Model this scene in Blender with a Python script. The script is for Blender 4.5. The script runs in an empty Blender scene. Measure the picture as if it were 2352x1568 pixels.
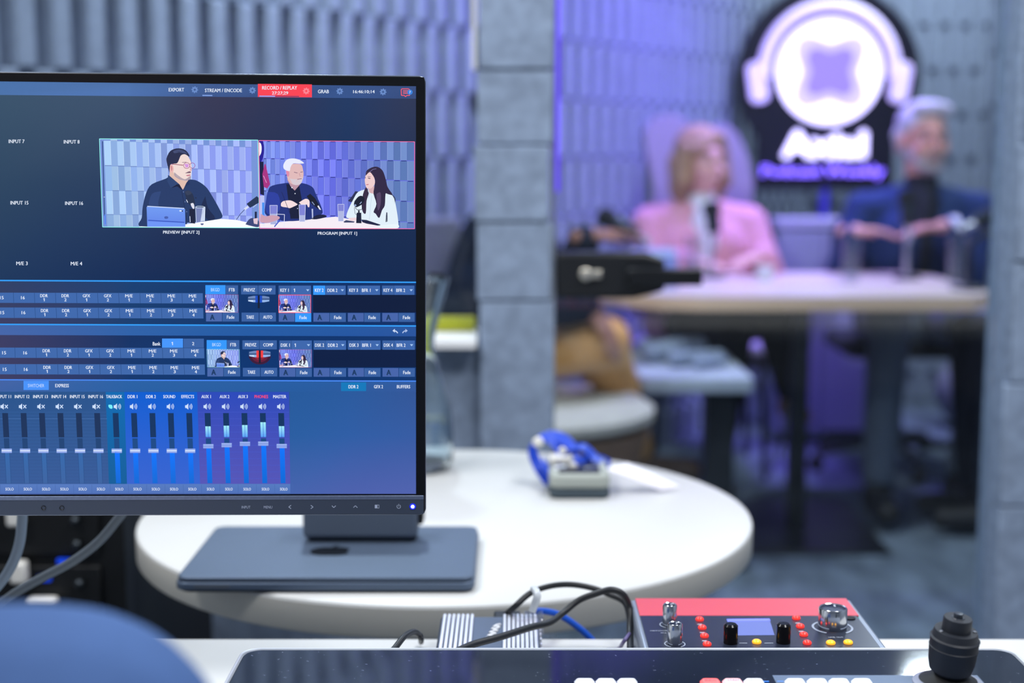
import bpy, math, random
from mathutils import Vector as V, Matrix
random.seed(7)
C = bpy.context.scene.collection
sc = bpy.context.scene
# ---------------- camera, view, light ----------------
F = 50/36*2352; PITCH = math.atan(429/F); H = 1.15
cd = bpy.data.cameras.new('camera'); cam = bpy.data.objects.new('camera', cd); C.objects.link(cam)
cam.location = (0, 0, H); cam.rotation_euler = (math.pi/2-PITCH, 0, 0)
cd.lens = 50; cd.sensor_width = 36; cd.clip_start = .02
cd.dof.use_dof = True; cd.dof.focus_distance = 1.06; cd.dof.aperture_fstop = 3.6
sc.camera = cam
sc.view_settings.view_transform = 'Standard'; sc.view_settings.look = 'None'
sc.view_settings.gamma = 1; sc.view_settings.use_curve_mapping = False
sc.view_settings.exposure = 0.0
try:
    sc.cycles.caustics_reflective = False; sc.cycles.caustics_refractive = False
    sc.cycles.max_bounces = 10; sc.cycles.transparent_max_bounces = 16
    sc.cycles.sample_clamp_indirect = 6
except Exception: pass
w = bpy.data.worlds.new('world'); sc.world = w; w.use_nodes = True
w.node_tree.nodes['Background'].inputs[0].default_value = (.5, .6, .8, 1)
w.node_tree.nodes['Background'].inputs[1].default_value = .1
CEIL = 2.7
def area(name, loc, size, power, color, shape='SQUARE', size_y=None, rot=(0, 0, 0)):
    l = bpy.data.lights.new(name, 'AREA'); l.energy = power; l.color = color; l.shape = shape; l.size = size
    if size_y: l.size_y = size_y
    o = bpy.data.objects.new(name, l); C.objects.link(o); o.location = loc; o.rotation_euler = rot
    return o
COOL = (.97, .98, 1)
for x, y, p in ((-1.2, .3, 28), (.9, .2, 30), (-1.0, 1.65, 24), (.95, 1.6, 26)):
    area('ceiling_panel_lamp', (x, y, CEIL-.03), .6, p, COOL)
BOOTH_DOWN = ((-.42, 3.45, 34), (1.62, 3.5, 24), (1.5, 4.75, 9), (1.78, 5.8, 27))
for x, y, p in BOOTH_DOWN:
    area('downlight_lamp', (x, y, CEIL-.025), .2, p, (.84, .94, 1), 'DISK')
for x, y, p, tx, ty in ((1.25, 4.98, 14, .4, 5.25), (.6, 4.35, 9, -.3, 4.5)):
    _d = V((tx-x, ty-y, 1.45-CEIL)); _o = area('violet_lamp', (x, y, CEIL-.08), .4, p, (.25, .14, 1), 'RECTANGLE', .15, _d.to_track_quat('-Z', 'Y').to_euler())
    _o.data.spread = math.radians(100)
_o = area('violet_lamp', (.98, 5.14, CEIL-.05), 1.0, 14, (.27, .16, 1), 'RECTANGLE', .12); _o.data.spread = math.radians(70)

# ---------------- calibration helpers: where things stand ----------------
cp, sp = math.cos(PITCH), math.sin(PITCH)
def ray(px, py):
    dx = (px-1176)/F; dy = -(py-784)/F
    return V((dx, cp+dy*sp, -sp+dy*cp))
CP = V((0, 0, H))
def on(px, py, z):
    r = ray(px, py); return CP+r*((z-H)/r.z)
def at(px, py, y):
    r = ray(px, py); return CP+r*(y/r.y)

# ---------------- materials ----------------
def lin(c):
    return tuple(((v/255)/12.92 if v/255 <= .04045 else ((v/255+.055)/1.055)**2.4) for v in c)
MATS = {}
def mat(name, rgb=(200, 200, 200), rough=.5, metal=0, spec=.5, noise=0, nscale=40, bump=0, emit=None, estr=1, trans=0, ior=1.45, coat=0, stretch=(1, 1, 1), alpha=1):
    if name in MATS: return MATS[name]
    m = bpy.data.materials.new(name); m.use_nodes = True; nt = m.node_tree; b = nt.nodes['Principled BSDF']
    c = (*lin(rgb), 1)
    b.inputs['Base Color'].default_value = c; b.inputs['Roughness'].default_value = rough
    b.inputs['Metallic'].default_value = metal; b.inputs['Specular IOR Level'].default_value = spec
    b.inputs['Transmission Weight'].default_value = trans; b.inputs['IOR'].default_value = ior
    b.inputs['Coat Weight'].default_value = coat
    b.inputs['Alpha'].default_value = alpha
    if emit is not None:
        b.inputs['Emission Color'].default_value = (*lin(emit), 1); b.inputs['Emission Strength'].default_value = estr
    if noise or bump:
        tc = nt.nodes.new('ShaderNodeTexCoord'); mp = nt.nodes.new('ShaderNodeMapping'); n = nt.nodes.new('ShaderNodeTexNoise')
        mp.inputs['Scale'].default_value = stretch
        nt.links.new(tc.outputs['Object'], mp.inputs[0]); nt.links.new(mp.outputs[0], n.inputs['Vector'])
        n.inputs['Scale'].default_value = nscale; n.inputs['Detail'].default_value = 4
        if noise:
            mx = nt.nodes.new('ShaderNodeMix'); mx.data_type = 'RGBA'; mx.blend_type = 'MULTIPLY'
            rmp = nt.nodes.new('ShaderNodeMapRange'); rmp.inputs[1].default_value = .3; rmp.inputs[2].default_value = .7
            rmp.inputs[3].default_value = 1-noise; rmp.inputs[4].default_value = 1+noise*.4
            nt.links.new(n.outputs['Fac'], rmp.inputs[0]); mx.inputs[0].default_value = 1
            mx.inputs[6].default_value = c; nt.links.new(rmp.outputs[0], mx.inputs[7]); nt.links.new(mx.outputs[2], b.inputs['Base Color'])
        if bump:
            bp = nt.nodes.new('ShaderNodeBump'); bp.inputs['Strength'].default_value = bump; bp.inputs['Distance'].default_value = .004
            nt.links.new(n.outputs['Fac'], bp.inputs['Height']); nt.links.new(bp.outputs[0], b.inputs['Normal'])
    MATS[name] = m; return m
def pane_mat(name, tint=(1, 1, 1), f0=.035):
    if name in MATS: return MATS[name]
    m = bpy.data.materials.new(name); m.use_nodes = True; nt = m.node_tree; nt.nodes.clear()
    o = nt.nodes.new('ShaderNodeOutputMaterial'); t = nt.nodes.new('ShaderNodeBsdfTransparent'); g = nt.nodes.new('ShaderNodeBsdfGlossy')
    t.inputs[0].default_value = (*tint, 1); g.inputs['Roughness'].default_value = 0
    lw = nt.nodes.new('ShaderNodeLayerWeight'); lw.inputs[0].default_value = .5
    p = nt.nodes.new('ShaderNodeMath'); p.operation = 'POWER'; p.inputs[1].default_value = 5
    a = nt.nodes.new('ShaderNodeMath'); a.operation = 'MULTIPLY_ADD'; a.inputs[1].default_value = 1-f0; a.inputs[2].default_value = f0
    mx = nt.nodes.new('ShaderNodeMixShader')
    nt.links.new(lw.outputs['Facing'], p.inputs[0]); nt.links.new(p.outputs[0], a.inputs[0]); nt.links.new(a.outputs[0], mx.inputs[0])
    nt.links.new(t.outputs[0], mx.inputs[1]); nt.links.new(g.outputs[0], mx.inputs[2]); nt.links.new(mx.outputs[0], o.inputs[0])
    MATS[name] = m; return m

# ---------------- mesh builder ----------------
class MB:
    def __init__(s): s.v = []; s.f = []; s.m = []; s.cur = 0
    def add(s, vs, fs):
        k = len(s.v); s.v += [tuple(x) for x in vs]
        for f in fs: s.f.append(tuple(i+k for i in f)); s.m.append(s.cur)
        return s
    def box(s, lo, hi, M=None):
        x0, y0, z0 = lo; x1, y1, z1 = hi
        vs = [V(p) for p in ((x0,y0,z0),(x1,y0,z0),(x1,y1,z0),(x0,y1,z0),(x0,y0,z1),(x1,y0,z1),(x1,y1,z1),(x0,y1,z1))]
        if M: vs = [M@v for v in vs]
        return s.add(vs, ((3,2,1,0),(4,5,6,7),(0,1,5,4),(1,2,6,5),(2,3,7,6),(3,0,4,7)))
    def prism(s, pts, z0, z1, M=None):
        n = len(pts); vs = [V((x, y, z0)) for x, y in pts]+[V((x, y, z1)) for x, y in pts]
        if M: vs = [M@v for v in vs]
        return s.add(vs, [tuple(range(n-1, -1, -1)), tuple(range(n, 2*n))]+[(i, (i+1)%n, n+(i+1)%n, n+i) for i in range(n)])
    def lathe(s, prof, M=None, n=32, cap=True):
        vs = []; fs = []
        for r, z in prof:
            for i in range(n):
                a = 2*math.pi*i/n; vs.append(V((r*math.cos(a), r*math.sin(a), z)))
        for j in range(len(prof)-1):
            for i in range(n):
                i2 = (i+1)%n; fs.append((j*n+i, j*n+i2, (j+1)*n+i2, (j+1)*n+i))
        if cap: fs.append(tuple(range(n-1, -1, -1))); fs.append(tuple((len(prof)-1)*n+i for i in range(n)))
        if M: vs = [M@v for v in vs]
        return s.add(vs, fs)
    def ell(s, c, r, M=None, n=20, m=12):
        R = M.to_3x3() if M else Matrix.Identity(3); c = V(c); vs = [c+R@V((0, 0, -r[2]))]; fs = []
        for j in range(1, m):
            t = -math.pi/2+math.pi*j/m
            for i in range(n):
                a = 2*math.pi*i/n; vs.append(c+R@V((r[0]*math.cos(t)*math.cos(a), r[1]*math.cos(t)*math.sin(a), r[2]*math.sin(t))))
        vs.append(c+R@V((0, 0, r[2])))
        for i in range(n): fs.append((0, 1+(i+1)%n, 1+i))
        for j in range(m-2):
            for i in range(n):
                a = 1+j*n+i; b = 1+j*n+(i+1)%n; fs.append((a, b, b+n, a+n))
        k = len(vs)-1
        for i in range(n): fs.append((k, k-n+i, k-n+(i+1)%n))
        return s.add(vs, fs)
    def caps(s, a, b, ra, rb, n=14):
        a = V(a); b = V(b); d = b-a; L = d.length
        if L < 1e-5: return s.ell(a, (ra, ra, ra))
        q = V((0, 0, 1)).rotation_difference(d).to_matrix()
        pr = []
        for k in range(6):
            t = -math.pi/2+math.pi/2*k/5; pr.append((max(ra*math.cos(t), 1e-5), ra*math.sin(t)))
        for k in range(6):
            t = math.pi/2*k/5; pr.append((max(rb*math.cos(t), 1e-5), L+rb*math.sin(t)))
        M = Matrix.Translation(a)@q.to_4x4()
        return s.lathe(pr, M, n)
    def tube(s, pts, r, n=10, sub=6, closed=False):
        P = smooth(pts, sub) if sub > 1 else [V(p) for p in pts]
        rings = []; up = V((0, 0, 1))
        for i, p in enumerate(P):
            t = (P[min(i+1, len(P)-1)]-P[max(i-1, 0)]).normalized()
            if i == 0: nrm = t.orthogonal().normalized()
            else: nrm = (nrm-t*nrm.dot(t)).normalized()
            bn = t.cross(nrm); rr = r(i/(len(P)-1)) if callable(r) else r
            rings.append([p+nrm*rr*math.cos(2*math.pi*k/n)+bn*rr*math.sin(2*math.pi*k/n) for k in range(n)])
        vs = [v for g in rings for v in g]; fs = []
        for j in range(len(rings)-1):
            for k in range(n): fs.append((j*n+k, j*n+(k+1)%n, (j+1)*n+(k+1)%n, (j+1)*n+k))
        fs.append(tuple(range(n-1, -1, -1))); fs.append(tuple((len(rings)-1)*n+k for k in range(n)))
        return s.add(vs, fs)
    def ribbon(s, pts, wdir, w, t=.0012, sub=6):
        P = smooth(pts, sub); wd = V(wdir).normalized()*w/2; vs = []; fs = []
        for i, p in enumerate(P):
            tg = (P[min(i+1, len(P)-1)]-P[max(i-1, 0)]).normalized(); nn = tg.cross(wd).normalized()*t/2
            vs += [p-wd-nn, p+wd-nn, p+wd+nn, p-wd+nn]
        for j in range(len(P)-1):
            for k in range(4): fs.append((j*4+k, j*4+(k+1)%4, (j+1)*4+(k+1)%4, (j+1)*4+k))
        fs.append((3, 2, 1, 0)); e = (len(P)-1)*4; fs.append((e, e+1, e+2, e+3))
        return s.add(vs, fs)
    def build(s, name, m=None, parent=None, smooth_=True, bevel=0, origin=None, angle=40, seg=2):
        o_ = V(origin) if origin is not None else V((0, 0, 0))
        if parent is not None: o_ = parent.matrix_world.translation.copy() if origin is None else o_
        me = bpy.data.meshes.new(name); me.from_pydata([tuple(V(v)-o_) for v in s.v], [], s.f)
        for k in (m if isinstance(m, (list, tuple)) else [m]): me.materials.append(k)
        me.polygons.foreach_set('material_index', s.m); me.update()
        if smooth_:
            me.shade_smooth(); me.set_sharp_from_angle(angle=math.radians(angle))
        o = bpy.data.objects.new(name, me); C.objects.link(o)
        if parent is not None:
            o.parent = parent; o.location = o_-parent.matrix_world.translation
        else: o.location = o_
        o.matrix_world = Matrix.Translation(o_)
        if parent is not None:
            o.matrix_parent_inverse = Matrix.Identity(4); o.location = o_-parent.matrix_world.translation
        if bevel:
            bv = o.modifiers.new('bevel', 'BEVEL'); bv.width = bevel; bv.segments = seg; bv.limit_method = 'ANGLE'; bv.angle_limit = math.radians(35)
        WORLD[o.name] = o_
        return o
WORLD = {}
def smooth(pts, sub=6):
    P = [V(p) for p in pts]; out = []
    for i in range(len(P)-1):
        p0 = P[max(i-1, 0)]; p1 = P[i]; p2 = P[i+1]; p3 = P[min(i+2, len(P)-1)]
        for k in range(sub):
            t = k/sub
            out.append(.5*((2*p1)+(-p0+p2)*t+(2*p0-5*p1+4*p2-p3)*t*t+(-p0+3*p1-3*p2+p3)*t**3))
    out.append(P[-1]); return out
def thing(name, label, cat, loc, group=None):
    o = bpy.data.objects.new(name, None); C.objects.link(o); o.location = loc; o.empty_display_size = .05
    o.matrix_world = Matrix.Translation(V(loc))
    return tag(o, label, cat, group)
def tag(o, label, cat, group=None, kind=None):
    o['label'] = label; o['category'] = cat
    if group: o['group'] = group
    if kind: o['kind'] = kind
    return o
def struct(o, label=None):
    o['kind'] = 'structure'
    if label: o['label'] = label
    return o
def rrect(x0, y0, x1, y1, r, n=6):
    pts = []
    for cx, cy, a0 in ((x1-r, y0+r, -90), (x1-r, y1-r, 0), (x0+r, y1-r, 90), (x0+r, y0+r, 180)):
        for k in range(n+1):
            a = math.radians(a0+90*k/n); pts.append((cx+r*math.cos(a), cy+r*math.sin(a)))
    return pts
def frame(o, x, y, z=None):
    x = V(x).normalized(); y = V(y); y = (y-x*y.dot(x)).normalized(); z = x.cross(y)
    M = Matrix((x, y, z)).transposed().to_4x4(); M.translation = V(o); return M
def text_mesh(s):
    if s in TXT: return TXT[s]
    c = bpy.data.curves.new('t', 'FONT'); c.body = s; c.size = 1; c.resolution_u = 2
    o = bpy.data.objects.new('t', c); C.objects.link(o)
    dg = bpy.context.evaluated_depsgraph_get(); me = bpy.data.meshes.new_from_object(o.evaluated_get(dg))
    vs = [(v.co.x, v.co.y) for v in me.vertices]; fs = [tuple(p.vertices) for p in me.polygons]
    bpy.data.objects.remove(o); bpy.data.curves.remove(c); bpy.data.meshes.remove(me)
    if vs:
        x0 = min(v[0] for v in vs); x1 = max(v[0] for v in vs); y0 = min(v[1] for v in vs); y1 = max(v[1] for v in vs)
    else: x0 = x1 = y0 = y1 = 0
    TXT[s] = (vs, fs, x0, x1, y0, y1); return TXT[s]
TXT = {}
def put_text(mb, s, M, w, h=None):
    """text lying in M's xy plane, centred on its origin, w wide, h high (bounding box), a hair thick"""
    vs, fs, x0, x1, y0, y1 = text_mesh(s); kx = w/(x1-x0); ky = (h/(y1-y0)) if h else kx
    mb.add([M@V(((x-(x0+x1)/2)*kx, (y-(y0+y1)/2)*ky, 0)) for x, y in vs], fs)
# ================= THE ROOM =================
felt = mat('felt_panel', (142, 158, 182), .95, spec=.1, noise=.22, nscale=45, bump=.5)
felt2 = mat('felt_relief', (148, 158, 178), .95, spec=.1, noise=.12, nscale=30, bump=.3)
carpet = mat('carpet', (108, 120, 134), .95, spec=.1, noise=.55, nscale=9, bump=.4, stretch=(1, .45, 1))
white_paint = mat('white_paint', (225, 228, 230), .6)
PY = 2.35            # the glazed partition
XE = 2.2             # right-hand wall
BACK = 6.7
struct(MB().box((-2.6, -2.2, -.1), (XE+.1, BACK+.1, 0)).build('floor', carpet, smooth_=False))
struct(MB().box((-2.6, -2.2, CEIL), (XE+.1, BACK+.1, CEIL+.1)).build('ceiling', white_paint, smooth_=False))
struct(MB().box((-2.6, -2.2, 0), (-2.5, PY, CEIL)).build('wall_west', white_paint, smooth_=False))
struct(MB().box((-2.5, -2.3, 0), (XE, -2.2, CEIL)).build('wall_rear', mat('grey_paint', (150, 158, 170), .7), smooth_=False))
struct(MB().box((XE, -2.2, 0), (XE+.1, PY+.05, CEIL)).build('wall_east', mat('grey_paint'), smooth_=False))
# relief walls of felt blocks standing in and out by turns
def relief(name, P0, d, L, bw, rh, nrm, deep=.03, seed=0, off=0, gap=.002):
    d = V(d).normalized(); nrm = V(nrm).normalized(); P0 = V(P0); mb = MB(); rnd = random.Random(seed)
    M = Matrix((d, nrm, V((0, 0, 1)))).transposed().to_4x4(); M.translation = P0
    if d.cross(nrm).z < 0: pass
    mb.box((0, -.1, 0), (L, .001, CEIL), M)
    n = int(L/bw)
    for r in range(int(CEIL/rh)+2):
        z0 = max(.001, (r-1)*rh+off+gap); z1 = min(r*rh+off-gap, CEIL-.001)
        if z1-z0 < .02: continue
        for k in range(n):
            x0 = k*bw; x1 = x0+bw
            if (k+r) % 2: a, b = deep*.95, deep*1.05
            else: a, b = .004, .008
            j = rnd.uniform(-.001, .001); e = .005
            if (k+r) % 2:
                vs = [(x0, 0, z0), (x1, 0, z0), (x1, 0, z1), (x0, 0, z1), (x0, a-e, z0), (x1, b-e, z0), (x1, b-e, z1), (x0, a-e, z1),
                      (x0+e, a+j, z0+e), (x1-e, b+j, z0+e), (x1-e, b+j, z1-e), (x0+e, a+j, z1-e)]
                mb.add([M@V(v) for v in vs], ((0,1,5,4),(1,2,6,5),(2,3,7,6),(3,0,4,7),(4,5,9,8),(5,6,10,9),(6,7,11,10),(7,4,8,11),(8,9,10,11)))
            else:
                mb.add([M@V(v) for v in ((x0, a, z0), (x1, b, z0), (x1, b, z1), (x0, a, z1))], ((0, 1, 2, 3),))
    o = mb.build(name, felt2, smooth_=False); struct(o); return o
A = V((.5736, .8192, 0)); W0 = V((.148, 5.0, 0))
s0 = (PY+.05-W0.y)/A.y; Ps = W0+A*s0
Lw = (6.65-PY-.05)/A.y
relief('wall_left', Ps, A, Lw, .048, .2, (A.y, -A.x, 0), seed=1, deep=.055, off=.138)
Pc = Ps+A*Lw
relief('wall_back', (Pc.x-.02, 6.66, 0), (1, 0, 0), XE-Pc.x+.02, .048, .2, (0, -1, 0), seed=2, off=.138)
relief('wall_right', (XE, BACK, 0), (0, -1, 0), BACK-PY-.06, .07, .236, (-1, 0, 0), deep=.014, seed=3, off=.19, gap=.007)
# partition: felt-clad wall under the window, glass, pillar, door and right-hand jamb
MBp = MB().box((-2.5, PY, 0), (-.05, PY+.09, .835)); struct(MBp.build('wall_partition', felt, smooth_=False))
# clad pillar built of stacked felt blocks
def stack(name, x0, x1, y0, y1, cuts, seed):
    mb = MB(); rnd = random.Random(seed); mb.box((x0+.004, y0+.012, 0), (x1-.004, y1, CEIL))
    for a, b, ox in cuts: mb.box((x0+ox+rnd.uniform(-.001, .001), y0+rnd.uniform(-.002, .003), a+.0012), (x1+ox+rnd.uniform(-.001, .001), y0+.02, b-.0012))
    return struct(mb.build(name, felt, bevel=.003))
zz = [at(1180, p, PY-.02).z for p in (1035, 690, 510, 333, 160, -20, -200, -380, -560)]
cuts = [(0, .33, 0), (.33, zz[0]-.06, 0), (zz[0]-.06, zz[1], .003)]+[(zz[i], zz[i+1], (.0, -.004, .0, .003, 0, 0, 0)[i-1]) for i in range(1, len(zz)-1)]
cuts.append((zz[-1], CEIL-.002, 0))
stack('wall_pillar', -.057, .065, PY-.03, PY+.09, cuts, 4)
zr = [at(2330, p, PY-.02).z for p in (1160, 880, 600, 330, 60, -210)]
cr = [(0, .3, 0), (.3, zr[0], 0), (zr[0], zr[1], 0), (zr[1], zr[2], .008), (zr[2], zr[3], .008), (zr[3], zr[4], .014), (zr[4], zr[5], .014), (zr[5], CEIL-.002, .014)]
stack('wall_jamb', .815, XE, PY-.03, PY+.09, cr, 5)
glass = pane_mat('clear_pane', (.93, .96, .97))
o = MB().box((-2.5, PY+.03, .86), (-.058, PY+.038, CEIL)).build('window_1', glass, smooth_=False); struct(o)
alu = mat('aluminium', (205, 210, 215), .3, 1)
f = MB(); f.box((-.0645, PY-.022, at(1100, 160, PY).z), (-.0575, PY+.05, CEIL)).build('window_frame', white_paint, o)
f = MB(); f.box((-2.5, PY-.055, .836), (-.058, PY+.1, .852)); struct(f.build('trim_1', mat('sill_white', (240, 242, 244), .35), bevel=.002))
o = MB().box((.072, PY+.03, .01), (.812, PY+.04, CEIL-.01)).build('door_1', glass, smooth_=False); struct(o)
mb = MB(); mb.box((.0655, PY+.01, 0), (.0715, PY+.06, CEIL)); mb.build('door_frame', alu, o, smooth_=False)
# black patch lock with its lever and keyhole
blk = mat('black_metal', (22, 25, 30), .38, 0, .5); steel = mat('brushed_steel', (190, 192, 195), .28, 1)
lo = at(1268, 682, PY); hi = at(1525, 578, PY); yl = PY-.012
pts = [(.0725, lo.z), (hi.x-.05, lo.z), (hi.x, lo.z+.012), (hi.x, hi.z-.012), (hi.x-.03, hi.z), (.0725, hi.z)]
Mx = Matrix(((1, 0, 0, 0), (0, 0, -1, 0), (0, 1, 0, 0), (0, 0, 0, 1)))  # xy -> xz, z -> -y
lk = MB().prism(pts, -(PY+.03), -yl+.012, Mx).build('lock_case', blk, o, bevel=.006, seg=3)
a = at(1440, 614, PY-.03); b = at(1608, 652, PY-.03)
MB().box((a.x, yl-.05, b.z), (b.x, yl-.03, a.z)).box((a.x+.005, yl-.031, b.z+.004), (a.x+.028, yl-.01, a.z-.004)).build('door_handle', mat('black_lever', (14, 17, 22), .3), lk, bevel=.003)
k = at(1345, 630, PY-.03); ky = yl-.014
MB().lathe([(.0001, 0), (.0105, 0), (.0105, .005), (.009, .007), (.0001, .007)], Matrix.Translation((k.x, ky, k.z))@Matrix.Rotation(math.pi/2, 4, 'X'), 24).box((k.x, ky-.005, k.z-.0065), (k.x+.026, ky, k.z+.0065)).build('keyhole', mat('nickel', (225, 220, 205), .3, 1), lk, bevel=.002)
# violet reflection on the door frame, put in as a glowing strip
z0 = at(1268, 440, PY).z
tag(MB().box((.0722, PY+.001, z0), (.078, PY+.012, CEIL-.01)).build('reflection_strip', mat('violet_reflection', (60, 40, 160), .4, emit=(112, 84, 255), estr=1.0), smooth_=False, origin=(.075, PY, z0)), 'painted-in violet reflection, a slim strip up the door edge beside the grey pillar', 'reflection strip')
# yellow strip on the sill behind the window
tag(MB().box((-.42, PY+.045, .853), (-.062, PY+.075, .8755)).build('yellow_strip', mat('yellow_plastic', (205, 200, 30), .5), bevel=.004, origin=(-.24, PY+.06, .852)), 'long yellow-green strip lying on the white window sill behind glass', 'strip')
# ceiling fittings
for (x, y, p), wh_ in zip(BOOTH_DOWN, ('close to the relief wall left of the pillar', 'nearest the glass door', 'above the table right end', 'in the back right corner')):
    t = thing('downlight', '', 'ceiling light', (x, y, CEIL), 'round downlights in the booth ceiling'); t['label'] = 'round white downlight in the booth ceiling, '+wh_
    MB().lathe([(.115, -.022), (.135, -.022), (.14, -.005), (.14, 0), (.115, 0)], Matrix.Translation((x, y, CEIL)), 40, False).build('rim', white_paint, t)

# ================= BOOTH FURNITURE =================
wood = mat('pale_wood', (214, 196, 184), .35, noise=.1, nscale=6, stretch=(1, 8, 8)); woodedge = mat('wood_edge', (228, 192, 158), .5)
tx0, tx1, ty0, ty1, TZ = .24, 1.425, 4.06, 4.93, .745
t = thing('podcast_table', 'pale wooden meeting table with chamfered corners on a black pedestal', 'table', ((tx0+tx1)/2, 4.45, 0))
pts = []
for k in range(9):
    a = math.pi/2+math.pi*k/8; pts.append((tx0+.3+.3*math.cos(a), (ty0+ty1)/2+(ty1-ty0)/2*math.sin(a)))
pts += [(tx1-.1, ty0), (tx1, ty0+.13), (tx1, ty1-.13), (tx1-.1, ty1)]
top = MB().prism(pts, TZ-.005, TZ).build('tabletop', wood, t, smooth_=False)
MB().prism(pts, TZ-.04, TZ-.0051).build('table_edge', woodedge, t, smooth_=False, bevel=.003)
col = on(1832, 1235, .02)
MB().box((.86, 4.3, .012), (.91, 4.37, TZ-.04)).build('table_column', blk, t, bevel=.004)
MB().box((.45, 4.0, 0), (1.1, 4.62, .012)).build('table_foot', blk, t, bevel=.003)

def swivel_base(t, x, y, hubz=.1, r=.33, rot=0, seatz=.44):
    for k in range(5):
        a = rot+2*math.pi*k/5; e = V((x+r*math.cos(a), y+r*math.sin(a), .065))
        l = MB().tube([(x, y, hubz), V((x, y, hubz)).lerp(e, .55)+V((0, 0, .005)), e], lambda q: .022-.009*q, 8, 3).build('leg', blk, t)
        mb = MB().lathe([(.0001, -.018), (.024, -.018), (.028, -.012), (.028, .012), (.024, .018), (.0001, .018)], Matrix.Translation((e.x, e.y, .028))@Matrix.Rotation(a, 4, 'Z')@Matrix.Rotation(math.pi/2, 4, 'X'), 18)
        mb.box((e.x-.008, e.y-.008, .02), (e.x+.008, e.y+.008, .075)).build('caster', mat('black_rubber', (14, 15, 18), .6), l)
    MB().lathe([(.035, hubz-.03), (.035, hubz+.03), (.025, hubz+.05), (.025, seatz-.02)], Matrix.Translation((x, y, 0)), 20).build('gas_column', blk, t)
black_fab = mat('black_fabric', (26, 30, 36), .9, noise=.2, nscale=80)
dark_mesh = mat('dark_mesh', (52, 54, 66), .8, noise=.3, nscale=120)
def cushion(x0, x1, y0, y1, z0, z1, M=None, r=.05):
    return MB().prism(rrect(x0, y0, x1, y1, r), z0, z1, M)
def office_chair(label, x, y, rot, face, seat_m, back_m, backz=(.56, 1.0), seatz=.44, w=.46, back=True):
    t = thing('swivel_chair', label, 'chair', (x, y, 0))
    swivel_base(t, x, y, rot=rot, seatz=seatz)
    Mz = Matrix.Translation((x, y, 0))@Matrix.Rotation(face, 4, 'Z')   # local -y = front
    cushion(-w/2, w/2, -.23, .23, seatz-.02, seatz+.04, Mz).build('seat', seat_m, t, bevel=.015, seg=3)
    if back:
        bm = MB()
        Mb = Mz@Matrix.Translation((0, .25, 0))@Matrix.Rotation(math.radians(96), 4, 'X')
        bm.prism(rrect(-w/2+.01, backz[0], w/2-.01, backz[1], .1), -.02, .02, Mb).build('backrest', back_m, t, bevel=.015, seg=3)
        MB().tube([Mz@V((0, .1, seatz-.02)), Mz@V((0, .27, seatz)), Mz@V((0, .29, backz[0]+.12))], .018, 8).build('back_post', blk, t)
    return t
# ================= PEOPLE =================
def ik(S, W, a, b, pole):
    S = V(S); W = V(W); d = W-S; L = min(d.length, (a+b)*.995); dn = d.normalized()
    x = (a*a-b*b+L*L)/(2*L); h = math.sqrt(max(a*a-x*x, 0)); p = V(pole); p = (p-dn*p.dot(dn)).normalized()
    return S+dn*x+p*h
def remesh(o, vox, sm=4):
    r = o.modifiers.new('remesh', 'REMESH'); r.mode = 'VOXEL'; r.voxel_size = vox; r.use_smooth_shade = True
    s = o.modifiers.new('smooth', 'SMOOTH'); s.factor = .5; s.iterations = sm
    return o
def hand(mb, W, d, n, s, curl=.35, side=1):
    """wrist W, pointing d, back of hand n, side: +1 thumb towards n x d"""
    d = V(d).normalized(); n = V(n); n = (n-d*n.dot(d)).normalized(); t = n.cross(d)*side
    Wv = V(W); pc = Wv+d*.045*s
    M = frame(pc, t, d)
    mb.caps(Wv-d*.02*s, Wv+d*.02*s, .024*s, .025*s)
    for k in (-1.4, -.5, .4, 1.3): mb.caps(Wv+d*.015*s+t*k*.013*s, Wv+d*.082*s+t*k*.0195*s, .0135*s, .0115*s, 10)
    for k, L in ((1.45, .07), (.5, .08), (-.5, .075), (-1.45, .058)):
        b0 = Wv+d*.085*s+t*k*.0185*s; d1 = (d-n*curl*.6+t*k*.05).normalized(); d2 = (d1-n*curl).normalized()
        b1 = b0+d1*L*.5*s; b2 = b1+d2*L*.5*s
        mb.caps(b0, b1, .0098*s, .0088*s, 10); mb.caps(b1, b2, .0088*s, .0075*s, 10)
    th = Wv+d*.025*s+t*.026*s; d1 = (d*.75+t*.7-n*.25).normalized(); th1 = th+d1*.036*s; th2 = th1+(d*.95+t*.15-n*.3).normalized()*.032*s
    mb.caps(th, th1, .0135*s, .0105*s, 10); mb.caps(th1, th2, .0105*s, .0085*s, 10)
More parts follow.
